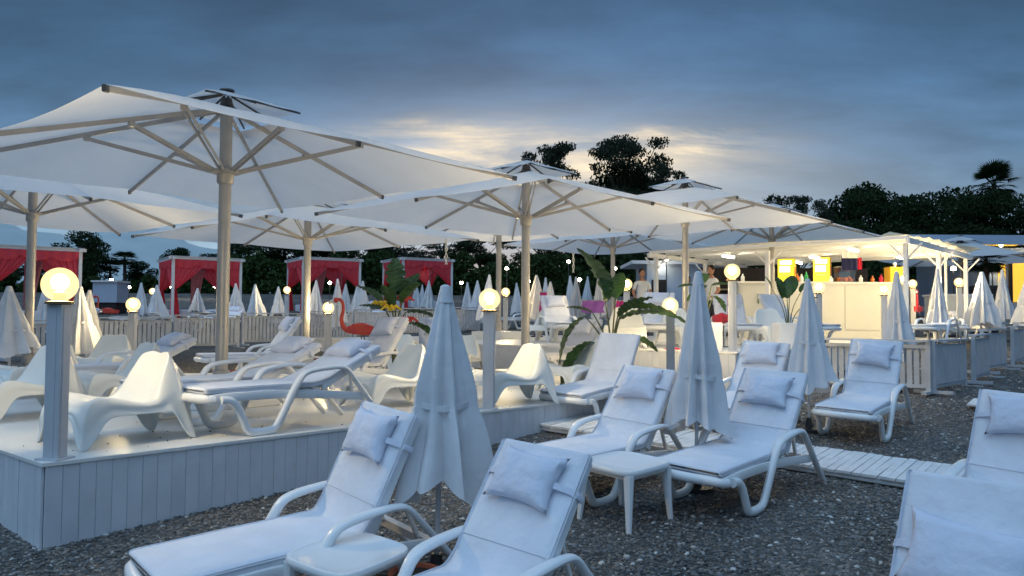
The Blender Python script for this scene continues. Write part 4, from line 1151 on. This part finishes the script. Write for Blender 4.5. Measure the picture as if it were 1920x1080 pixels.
q = MB(); q.box((0, 0, .20), (.42, .34, .38)); q.build('glass_case', glass_m, t, False)
q = MB()
for i in range(18): q.ball((rnd.uniform(-.16, .16), rnd.uniform(-.12, .12), .045 + rnd.uniform(0, .07)), .042, 8, 6)
tag(q.build('oranges', orange_m, t), kind='stuff')
q = MB(); q.box((0, 0, .40), (.44, .36, .03)); q.build('lid', alu, t, False)
t = thing('hanging_shirts', 'navy and crimson cloth hanging beneath a black bar rail', 'hanging cloth'); t.location = (X(1595, by - .3), by - .3, 2.62)
q = MB(); q.grid(lambda u_, v_: Vector((-.22 + .42 * u_, .02 * math.sin(u_ * 20), .46 - .36 * v_)), 14, 6); q.build('navy_cloth', navy, t)
q = MB(); q.grid(lambda u_, v_: Vector((.16 + .16 * u_, .03 + .02 * math.sin(u_ * 20), .42 - .30 * v_)), 8, 6); q.build('red_cloth', crimson, t)
q = MB(); q.grid(lambda u_, v_: Vector((-.22 + .42 * u_, -.04 + .02 * math.sin(u_ * 16), .62 - .22 * v_)), 10, 6); q.build('white_cloth', shirt_m, t)
q = MB(); q.box((0, 0, .64), (.6, .03, .03)); q.tube([(-.05, 0, .64), (-.05, 0, 1.0)], .006, 5); q.build('rail', black, t, False)
for i, (px, m_, hh, lb) in enumerate(((1498, orange_m, .22, 'orange bottle'), (1506, shirt_m, .20, 'pale bottle'), (1515, green_p, .26, 'green bottle'), (1562, shirt_m, .16, 'white jar'), (1618, shirt_m, .18, 'white cup stack'), (1640, orange_m, .16, 'orange tin'), (1656, crimson, .2, 'dark red bottle'), (1395, shirt_m, .2, 'white jug'))):
    t = thing('bottle' if 'bottle' in lb else 'container', lb + ' on the bar top', lb.split()[-1]); t.location = (X(px, by), by + .1, bz)
    if lb == 'white jug': t['label'] = 'white jug at the left end of the bar top'
    if i == 2: t['label'] = 'tall green bottle on the bar between the two yellow cabinets'
    q = MB(); q.lathe([(.04, 0), (.05, .02), (.05, hh * .6), (.02, hh * .8), (.02, hh), (.005, hh)], 12); q.build('bottle_body', m_, t)
    q = MB(); q.lathe([(.024, hh), (.024, hh + .02), (.004, hh + .022)], 10); q.build('stopper', black, t)
t = thing('green_sign', 'small green sign on the bar left of the first yellow cabinet', 'sign'); t.location = (X(1443, by), by - .05, bz)
q = MB(); q.box((0, 0, .17), (.17, .03, .22)); q.build('sign_plate', green_p, t, False); q = MB(); q.box((0, 0, .03), (.08, .05, .06)); q.build('sign_foot', white_wood, t, False)

# awning over the bar
C1 = Vector((8.2, 16.5, 0)); RA, RB = 5.6, 6.2
aw_ = thing('bar_awning', 'long white cloth awning brightly lit from below over the bar', 'awning')
aw_.location = (C1.x, C1.y, 0); aw_.rotation_euler = (0, 0, A)
q = MB()
def fn(u_, v_): return Vector((RA * u_, RB * v_, 3.22 + .10 * math.sin(math.pi * u_) - .045 * abs(math.sin(u_ * math.pi * 7)) - .02 * math.sin(v_ * 9)))
q.grid(fn, 84, 12); q.build('awning_cloth', bar_cloth, aw_)
for i in range(8):
    q = MB(); q.box((RA * i / 7, RB / 2, 3.16), (.05, RB, .07)); q.build('rafter', white_wood, aw_, False)
for yy in (0.0, RB):
    q = MB(); q.box((RA / 2, yy, 3.09), (RA + .1, .07, .12)); q.build('beam', white_wood, aw_, False)
for (xx, yy) in ((.15, .1), (RA - .1, .1), (.15, RB - .1), (RA - .1, RB - .1), (RA * .5, .1), (RA * .5, RB - .1), (.15, RB * .5)):
    q = MB(); q.box((xx, yy, (3.05 + .95) / 2), (.09, .09, 2.1)); q.build('post', white_wood, aw_, False)
    q = MB(); q.bar((xx, yy, 2.7), (xx + .01, yy + .32, 3.05), .04, .04, side=(1, 0, 0)); q.bar((xx, yy, 2.7), (xx + .01, yy - .32, 3.05), .04, .04, side=(1, 0, 0)); q.build('brace', white_wood, aw_, False)
for i, (xx, yy) in enumerate(((1.2, 1.5), (1.2, 4.6), (4.2, 1.3), (4.2, 4.0), (2.8, 3.0))):
    p = Vector((C1.x, C1.y, 0)) + AV * xx + BV * yy
    t = thing('tube_light', ['tube light under the awning nearest the camera', 'tube light under the awning on the far left', 'tube light under the awning at its right end', 'tube light under the awning over the counter', 'tube light in the middle of the awning'][i], 'light'); t.location = (p.x, p.y, 3.05); t.rotation_euler = (0, 0, A)
    q = MB(); q.tube([(-.3, 0, 0), (.3, 0, 0)], .022, 8); q.build('tube', tube_glow, t)
    q = MB(); q.box((0, 0, .045), (.66, .07, .03)); q.build('fitting', white_wood, t, False)
# lean-to parasol cloth right of the awning
t = thing('sloping_awning', 'cream sloping awning right of the bar on a slim pole', 'awning'); t.location = (11.0, 21.2, 0)
q = MB(); q.grid(lambda u_, v_: Vector((-1.2 + 2.4 * u_, -.5 + 2.4 * v_, 3.75 - .42 * u_ - .2 * v_)), 8, 6); q.build('awning_cloth', bar_cloth, t)
q = MB(); q.tube([(.35, -.3, .8), (.35, -.3, 3.45)], .035, 8); q.build('pole', white_wood, t)

# ------------------------------------------------------------------ right building
rb = thing('amber_building', 'low flat roofed building with amber lit doorway at the right edge', 'building'); rb.location = (X(1935, 30), 30, 1.35)
q = MB(); q.box((0.2, 3, 1.45), (3.2, 5.5, 2.9)); q.build('wall', wall_blue, rb, False)
q = MB(); q.box((-1.0, 2.8, 3.12), (8.2, 7.5, .22)); q.build('roof', grey_roof, rb, False)
q = MB(); q.box((-1.0, -.9, 3.08), (8.3, .12, .34)); q.build('fascia', wall_blue, rb, False)
q = MB(); q.box((-.15, .2, 1.75), (.85, .06, 1.8)); q.build('lit_doorway', amber, rb, False)
q = MB(); q.box((-.66, .19, 1.75), (.10, .1, 1.85)); q.build('door_frame', dark_wall, rb, False)
q = MB(); q.box((-.98, .2, 1.9), (.24, .06, 1.7)); q.build('lit_window', amber, rb, False)
q = MB(); q.box((-1.5, -.2, 2.96), (1.6, .3, .04)); q.build('ceiling_strip', amber, rb, False)
q = MB(); q.ball((-1.3, -.3, 2.93), .06, 8, 6); q.ball((-.2, -.3, 2.8), .07, 8, 6); q.build('ceiling_lamp', far_bulb, rb)
pb = thing('low_building', 'pale blue low building behind the two people', 'building'); pb.location = (X(1275, 34), 34, 1.6)
q = MB(); q.box((.4, 1.5, 1.1), (3.6, 3, 2.2)); q.build('wall', wall_blue, pb, False)
q = MB(); q.box((.2, 1.4, 2.27), (4.6, 3.6, .14)); q.build('roof', white_wood, pb, False)
q = MB(); q.box((-.9, -.02, 1.2), (.6, .06, .7)); wf = q.build('window', dark_wall, pb, False)
q = MB(); q.ball((-.8, -.25, 2.1), .07, 8, 6); q.build('wall_lamp', far_bulb, pb)
ks = thing('beach_kiosk', 'small pale kiosk box between the first cabana and the distant red flamingo', 'kiosk'); ks.location = (X(196, 33), 33, 1.5)
q = MB(); q.box((0, .5, .95), (1.0, 1, .85)); q.build('kiosk_wall', wall_blue, ks, False); q = MB(); q.box((0, .5, 1.40), (1.1, 1.15, .07)); q.build('roof', white_wood, ks, False)
q = MB(); q.box((0, .5, .26), (.9, .9, .52)); q.build('base', dark_wall, ks, False)

# dark planter & white boxes on the right
t = thing('white_crate', 'large white storage box behind the folded umbrellas right of the bar', 'box'); t.location = (X(1795, 23), 23, 1.1)
q = MB(); q.box((0, 0, .55), (1.5, .8, 1.0)); q.build('box_body', counter_m, t, False, .02); q = MB(); q.box((0, 0, 1.08), (1.56, .86, .06)); q.build('lid', white_wood, t, False)
t = thing('dark_planter', 'tall dark planter with a bushy shrub behind the broad folded umbrella', 'planter'); t.location = (X(1848, 24), 24, 1.0)
q = MB(); q.lathe([(.35, 0), (.55, 1.4), (.6, 1.4), (.6, 1.5), (.5, 1.5)], 16); q.build('tub', black, t)

# ------------------------------------------------------------------ trees
def crown_mesh(name, blobs, n, leaf, m_, seed, shell=.55, zf=.85):
    r0 = random.Random(seed); q = MB(); vs = []; fs = []
    tot = sum(b[3] ** 2 for b in blobs)
    for (bx, by_, bz_, br) in blobs:
        k = int(n * br * br / tot)
        for _ in range(k):
            d_ = Vector((r0.gauss(0, 1), r0.gauss(0, 1), r0.gauss(0, 1))).normalized()
            rad = br * (shell + (1 - shell) * r0.random() ** .7) * (1 + .35 * noise.noise(d_ * 2.2 + Vector((bx, by_, bz_))))
            p = Vector((bx, by_, bz_)) + Vector((d_.x, d_.y, d_.z * zf)) * rad
            a = Vector((r0.gauss(0, 1), r0.gauss(0, 1), r0.gauss(0, .7))).normalized(); b = a.orthogonal().normalized()
            b = (Quaternion(a, r0.uniform(0, 6.28)) @ b); c = a.cross(b); s_ = leaf * r0.uniform(.5, 1.3)
            i = len(vs); vs += [p - b * s_, p + c * s_ * .55, p + b * s_, p - c * s_ * .5]; fs.append((i, i + 1, i + 2, i + 3))
    q.add(vs, fs); return q.mesh(name, m_, False)
def blobs(seed, n, w, h0, h1, r0_, r1_):
    r = random.Random(seed); out = []
    for _ in range(n):
        z = r.uniform(h0, h1); k = math.sin(math.pi * min(.80, (z - h0) / (h1 - h0) * .60 + .2)); a = r.uniform(0, 6.28); d_ = w * k * r.random() ** .5
        out.append((math.cos(a) * d_, math.sin(a) * d_, z, r.uniform(r0_, r1_)))
    return out
def make_tree(seed, style):
    root = thing('tree', 'proto', 'tree', 'dark trees behind the beach')
    H = 10.0
    if style == 'dense': bl = blobs(seed, 30, 3.4, 1.6, 8.4, 1.3, 1.9); n = 14000; lf_ = .17; m_ = tree_m; sh = .6
    elif style == 'open': bl = [(x_ * 1.0, y_, z_ - .10 * (x_ * x_), r_) for x_, y_, z_, r_ in blobs(seed, 50, 4.4, 4.2, 11.0, .7, 1.4)]; n = 15000; lf_ = .13; m_ = tree2_m; sh = .25
    elif style == 'pine': bl = blobs(seed, 18, 3.2, 5.0, 9.0, .9, 1.5); n = 7000; lf_ = .15; m_ = tree_m; sh = .5
    cm_ = crown_mesh('crown', bl, n, lf_, m_, seed, sh, {'open': .40, 'dense': .62, 'pine': .5}[style])
    o = link(bpy.data.objects.new('crown', cm_)); o.parent = root
    q = MB(); q.tube(cr([(0, 0, -.3), (.12, .05, 2.2), (-.1, .1, 4.6), (.05, 0, 7.5)], 4), lambda t: .26 - .18 * t, 9)
    q.build('trunk', bark_m, root)
    q = MB()
    for b in bl[::2]:
        z0 = max(1.8, b[2] * .55); q.tube(cr([(0, 0, z0), (b[0] * .5, b[1] * .5, (z0 + b[2]) / 2 + .2), (b[0], b[1], b[2])], 3), lambda t: .09 - .07 * t, 5)
    q.build('limbs', bark_m, root)
    return root
TR = {'dense': [make_tree(s_, 'dense') for s_ in (11, 12, 13)], 'open': [make_tree(21, 'open'), make_tree(22, 'open')], 'pine': [make_tree(31, 'pine')]}
tused = set()
def tree(style, vi, px, Y, ytop, halfw, label, base=None, rz=0):
    p = TR[style][vi]; o = copy_tree(p) if p.name in tused else p; tused.add(p.name)
    tag(o, label, 'tree')
    x = X(px, Y); zb = gz(x, Y) if base is None else base; top = 1.4 + (600 + (px - 960) * ROLL - ytop) * Y / 1500.0
    hs = (top - zb) / (11.3 if style == 'open' else 9.9); ws = halfw * Y / 1500.0 / 4.0
    o.location = (x, Y, zb); o.rotation_euler = (0, 0, rz); o.scale = (ws, ws, hs)
T_ = [('open', 0, 1030, 66, 250, 78, 'open crowned tree against the sunset glow left of the tallest tree'),
 ('open', 1, 1175, 64, 248, 80, 'tallest dark tree with a ragged top right of the sunset glow'),
 ('dense', 0, 1165, 66, 300, 85, 'dense lower tree beneath the tallest ragged tree'),
 ('open', 0, 1240, 62, 290, 70, 'wispy tree leaning out right of the tallest tree'),
 ('dense', 1, 1265, 68, 322, 55, 'low dark tree behind the right of centre parasol top'),
 ('dense', 1, 1100, 70, 325, 45, 'low dark tree just behind the centre parasol top'),
 ('dense', 1, 1450, 64, 352, 55, 'low dense tree at the left end of the right tree mass'),
 ('open', 0, 1500, 60, 352, 50, 'second wispy tree at the left end of the right tree mass'),
 ('dense', 2, 1590, 62, 345, 80, 'dark rounded tree at the left of the right tree mass'),
 ('dense', 0, 1655, 66, 336, 95, 'broadest dark tree in the middle of the right tree mass'),
 ('dense', 1, 1725, 60, 352, 75, 'dark tree dipping left of the fan palm'),
 ('dense', 2, 1790, 66, 336, 80, 'dark rounded tree just left of the fan palm'),
 ('dense', 0, 1850, 62, 342, 70, 'dark tree in front of the fan palm trunk'),
 ('dense', 1, 1930, 60, 346, 80, 'dark tree at the right picture edge beyond the palm'),
 ('dense', 2, 1560, 54, 405, 80, 'lower dark tree above the bar awning'),
 ('dense', 0, 1690, 52, 415, 90, 'lower dark tree above the sloping awning'),
 ('dense', 1, 1810, 52, 410, 85, 'lower dark tree above the grey roof'),
 ('dense', 1, 1380, 60, 420, 75, 'dark tree seen under the parasols left of the bar'),
 ('dense', 2, 1290, 58, 440, 70, 'dark tree behind the pale blue building'),
 ('pine', 0, 1200, 56, 430, 70, 'umbrella shaped tree behind the person in the white shirt'),
 ('dense', 0, 1110, 58, 432, 70, 'dark tree behind the tall banana leaf'),
 ('pine', 0, 1010, 58, 430, 70, 'umbrella shaped tree right of the centre parasol pole'),
 ('pine', 0, 900, 55, 430, 65, 'umbrella shaped tree above the middle globe lamp'),
 ('open', 1, 830, 56, 425, 60, 'airy tree with sky gaps above the fourth cabana'),
 ('open', 0, 760, 58, 428, 60, 'airy tree with sky gaps above the yellow flowered plant'),
 ('dense', 2, 690, 58, 432, 70, 'dark tree above the right of the third cabana'),
 ('dense', 1, 610, 60, 425, 75, 'dark tree behind the second row parasol pole'),
 ('dense', 0, 530, 58, 430, 75, 'dark tree above the gap between second and third cabana'),
 ('dense', 2, 465, 60, 442, 60, 'dark tree right of the big parasol pole'),
 ('dense', 1, 395, 64, 470, 50, 'low dark tree behind the right half of the second cabana'),
 ('dense', 0, 330, 60, 458, 32, 'small pointed tree behind the left half of the second cabana'),
 ('dense', 2, 150, 62, 424, 58, 'dark rounded tree above the first cabana'),
 ('dense', 1, 5, 62, 458, 30, 'dark tree at the left picture edge above the first cabana'),
 ('open', 0, 65, 66, 455, 28, 'thin tree between the left edge tree and the rounded tree'),
 ('dense', 2, 265, 62, 485, 35, 'low bush right of the small palm')]
for i, (st, vi, px, Y, yt, hw_, lb) in enumerate(T_): tree(st, vi, px, Y, yt, hw_, lb, rz=i * 1.1)

def make_palm():
    root = thing('palm_tree', 'proto', 'palm', 'fan palms behind the beach')
    q = MB(); q.tube([(0, 0, -.3), (.1, 0, 3), (0, 0, 8.8)], lambda t: .28 - .08 * t, 9); q.build('trunk', bark_m, root)
    fr = MB(); 
    def frond():
        q = MB(); q.tube([(0, 0, 0), (.6, 0, .12), (1.1, 0, .1)], .025, 5)
        for k in range(17):
            a = R(-80 + 10 * k); d_ = Vector((math.cos(a), math.sin(a), -.15)); s_ = d_.cross(Vector((0, 0, 1))).normalized() * .055; o_ = Vector((1.05, 0, .1))
            q.add([o_ - s_ * .5, o_ + d_ * .7 - s_, o_ + d_ * 1.15 + Vector((0, 0, -.15)), o_ + d_ * .7 + s_, o_ + s_ * .5], [(0, 1, 2, 3, 4)])
        return q.mesh('frond', tree_m, False)
    fm = frond(); r0 = random.Random(5)
    for k in range(38):
        o = link(bpy.data.objects.new('frond', fm)); o.parent = root; o.location = (0, 0, 8.8 + r0.uniform(-.3, .2))
        o.rotation_euler = (0, R(r0.uniform(-75, 50)), k * 2.4)
    return root
pal = make_palm()
def palm(o, px, Y, ytop, hw_, label):
    tag(o, label, 'palm'); x = X(px, Y); zb = gz(x, Y); top = 1.4 + (600 + (px - 960) * ROLL - ytop) * Y / 1500; o.location = (x, Y, zb); w = hw_ * Y / 1500 / 1.7; o.scale = (w, w, (top - zb) / 10.6)
palm(pal, 1868, 64, 303, 38, 'fan palm rising above the dark trees at the right')
palm(copy_tree(pal), 232, 60, 472, 24, 'small fan palm between the first and second cabanas')
palm(copy_tree(pal), 205, 63, 488, 18, 'lowest little palm left of the small fan palm')
plm = copy_tree(pal); palm(plm, 1850, 26, 462, 34, 'lit fan palm growing behind the broad folded umbrella')

# hedges: continuous bushes at the back of the beach
for (pxa, pxb, Y, yt, lb) in ((-60, 420, 52, 512, 'low dark hedge behind the first two cabanas'), (400, 880, 50, 468, 'dark hedge behind the third and fourth cabanas'), (860, 1330, 50, 462, 'dark hedge behind the rows of folded umbrellas'), (1330, 2000, 44, 470, 'dark hedge behind the bar')):
    x0, x1 = X(pxa, Y), X(pxb, Y); top = 1.4 + (600 - yt) * Y / 1500 - gz(0, Y)
    n = int((x1 - x0) / .8); bl = [(x0 + (x1 - x0) * (i + rnd.random() * .6) / n, rnd.uniform(-.8, .8), top * rnd.uniform(.15, .72), top * rnd.uniform(.26, .40)) for i in range(n)] + [(x0 + (x1 - x0) * (i + rnd.random()) / n, rnd.uniform(-.5, .5), top * .2, top * .4) for i in range(n)]
    me = crown_mesh('hedge', bl, int(n * 900), .16, hedge_m, pxa + 99, .5)
    o = link(bpy.data.objects.new('hedge', me)); o.location = (0, Y, gz(0, Y)); tag(o, lb, 'hedge')
# far lamps along the back
rowl = [(208, 525, 40, 'first'), (226, 538, 42, 'a'), (241, 538, 42, 'b'), (322, 538, 44, 'c'), (363, 538, 44, 'd'), (403, 537, 44, 'e'), (618, 530, 44, 'f'), (778, 505, 42, 'g'), (865, 530, 44, 'h'), (950, 503, 44, 'i'), (991, 527, 44, 'j'), (1066, 490, 44, 'k'), (1087, 524, 40, 'l'), (1153, 503, 40, 'm'), (1213, 536, 36, 'n'), (1250, 485, 33, 'o'), (1789, 503, 30, 'p'), (1862, 500, 30, 'q'), (1780, 515, 36, 'r')]
fl = thing('far_lamp', 'proto', 'lamp', 'distant small lamps at the back of the beach')
q = MB(); q.tube([(0, 0, -2.6), (0, 0, -.1)], .03, 6); q.build('post', alu_dark, fl)
q = MB(); q.lathe([(.02, -.1), (.12, -.06), (.10, .05), (.02, .09)], 10); q.build('lantern', far_bulb, fl)
WH = {'first': 'above the small pale kiosk', 'a': 'right above the distant red flamingo', 'b': 'between the small kiosk and the second globe lamp', 'c': 'seen through the left curtain of the second cabana', 'd': 'seen through the middle of the second cabana', 'e': 'seen at the right of the second cabana', 'f': 'seen through the third cabana', 'g': 'above the opening of the fourth cabana', 'h': 'right of the fourth cabana', 'i': 'above the left globe of the upper deck', 'j': 'beside the centre parasol pole', 'k': 'highest left of the tall banana leaf', 'l': 'low in the cluster of folded umbrellas', 'm': 'right of the tall banana leaf', 'n': 'between banana leaves near the person', 'o': 'on the edge of the pale blue building', 'p': 'left of the dark planter', 'q': 'right of the dark planter', 'r': 'beside the white storage box'}
for i, (px, py, Y, k_) in enumerate(rowl):
    o = fl if i == 0 else copy_tree(fl); tag(o, 'tiny lit lamp ' + WH[k_], 'lamp'); o.location = (X(px, Y), Y, 1.4 + (600 + (px - 960) * ROLL - py) * Y / 1500)
    o.scale = (.8, .8, .8)
# hills
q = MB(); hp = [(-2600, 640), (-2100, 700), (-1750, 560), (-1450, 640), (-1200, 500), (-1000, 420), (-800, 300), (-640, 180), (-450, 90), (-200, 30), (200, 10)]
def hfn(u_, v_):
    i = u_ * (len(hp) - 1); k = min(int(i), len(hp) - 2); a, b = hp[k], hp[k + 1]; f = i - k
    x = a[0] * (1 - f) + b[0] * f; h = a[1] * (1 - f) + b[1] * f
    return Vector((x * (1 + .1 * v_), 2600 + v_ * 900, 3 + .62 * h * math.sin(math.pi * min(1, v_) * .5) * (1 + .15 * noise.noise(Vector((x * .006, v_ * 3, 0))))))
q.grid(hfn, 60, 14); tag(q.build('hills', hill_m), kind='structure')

# ------------------------------------------------------------------ people
def person(label, x, y, z, rz, arms='down', hair_long=False):
    root = thing('person', label, 'person')
    bm_v = [(0, 0, .95), (0, 0, 1.12), (0, 0, 1.30), (0, 0, 1.45), (0, 0, 1.54), (0, .0, 1.60),
            (.10, 0, .90), (.11, .01, .50), (.12, 0, .09), (.12, -.12, .04), (-.10, 0, .90), (-.11, .01, .50), (-.12, 0, .09), (-.12, -.12, .04),
            (.18, 0, 1.43), (.24, .02, 1.18), (.22, -.16, 1.02), (.14, -.27, 1.05), (-.18, 0, 1.43), (-.24, .02, 1.18), (-.22, -.14, 1.0), (-.12, -.26, 1.03)]
    ed = [(0, 1), (1, 2), (2, 3), (3, 4), (4, 5), (0, 6), (6, 7), (7, 8), (8, 9), (0, 10), (10, 11), (11, 12), (12, 13), (3, 14), (14, 15), (15, 16), (16, 17), (3, 18), (18, 19), (19, 20), (20, 21)]
    rad = [(.15, .10), (.14, .095), (.16, .10), (.13, .09), (.055, .055), (.05, .05), (.09, .09), (.06, .06), (.045, .05), (.035, .03), (.09, .09), (.06, .06), (.045, .05), (.035, .03),
           (.06, .06), (.045, .045), (.035, .035), (.03, .02), (.06, .06), (.045, .045), (.035, .035), (.03, .02)]
    me = bpy.data.meshes.new('body'); me.from_pydata(bm_v, ed, []); tmp = bpy.data.objects.new('tmp_body', me); link(tmp)
    md = tmp.modifiers.new('s', 'SKIN'); 
    for i, r_ in enumerate(rad): me.skin_vertices[0].data[i].radius = r_
    me.skin_vertices[0].data[0].use_root = True
    sb = tmp.modifiers.new('ss', 'SUBSURF'); sb.levels = 2; sb.render_levels = 2
    dg = bpy.context.evaluated_depsgraph_get(); dg.update()
    m2 = bpy.data.meshes.new_from_object(tmp.evaluated_get(dg)); bpy.data.objects.remove(tmp)
    m2.materials.clear()
    for m_ in (skin_m, shirt_m, trouser_m): m2.materials.append(m_)
    for p in m2.polygons:
        c = p.center; p.material_index = 0
        if c.z < .95: p.material_index = 2
        elif c.z < 1.49 and (abs(c.x) < .20 or c.z > 1.27): p.material_index = 1
        p.use_smooth = True
    body = link(bpy.data.objects.new('body', m2)); body.parent = root
    q = MB(); 
    prof = [(max(.001, .078 * math.sin(math.pi * i / 12) ** .8), -.115 * math.cos(math.pi * i / 12)) for i in range(13)]
    q.lathe(prof, 14, (0, -.01, 1.70)); q.ball((0, -.095, 1.69), .016, 6, 5)
    q.ball((.078, 0, 1.69), .02, 6, 5); q.ball((-.078, 0, 1.69), .02, 6, 5)
    h = q.build('head', skin_m, root)
    q = MB(); q.ball((.028, -.079, 1.715), .010, 6, 5); q.ball((-.028, -.079, 1.715), .010, 6, 5); q.build('eyes', black, h)
    q = MB(); q.lathe([(.083, -.02), (.088, .03), (.075, .085), (.04, .118), (.005, .125)], 14, (0, .008, 1.71)); q.build('hair', hair_m, h)
    root.location = (x, y, z); root.rotation_euler = (0, 0, rz); return root
person('person in a white shirt standing behind the tall banana leaf', X(1204, 21.5), 21.5, .98, R(10))
person('person in a white shirt leaning by the bar left of the corner globe lamp', X(1334, 20.0), 20.0, .98, R(-60))
pp = person('person in a blue top far back beside the pale blue building', X(1292, 30), 30, 1.25, R(30))

# towels
def towel(px, Y, w, h, m_, label, z):
    t = thing('hanging_towel', label, 'towel'); t.location = (X(px, Y), Y, z)
    q = MB(); q.grid(lambda u_, v_: Vector(((u_ - .5) * w + .02 * math.sin(v_ * 7), .03 * math.sin(u_ * 14 + v_ * 2), -h * v_)), 16, 10); o = q.build('towel_cloth', m_, t)
    s_ = o.modifiers.new('s', 'SOLIDIFY'); s_.thickness = .008
    q = MB(); q.tube([(-w / 2, 0, .0), (w / 2, 0, .0)], .012, 6); q.build('hanging_bar', alu, t)
towel(1019, 18.6, .16, .6, magenta, 'magenta towel hanging beside the folded umbrella right of the centre pole', 2.05)
towel(1112, 18.0, .5, .28, purple, 'purple towel draped behind the banana plant stems on the left', 1.85)
towel(1162, 18.0, .22, .28, magenta, 'magenta towel behind the banana plant stems on the right', 1.85)
# ropes hanging from parasol edges
for px, Y, z0, z1, lb in ((836, 15.2, 2.93, 2.45, 'twisted white rope hanging from the low parasol right of the yellow flower'), (1075, 18.4, 2.95, 2.5, 'twisted white rope hanging left of the tall banana leaf')):
    t = thing('hanging_rope', lb, 'rope'); t.location = (X(px, Y), Y, 0)
    for sg in (-1, 1):
        q = MB(); q.tube([(sg * .02 * math.cos(k), .02 * math.sin(k), z0 + (z1 - z0) * k / 9) for k in range(10)], .010, 5); q.build('strand', rope_m, t)
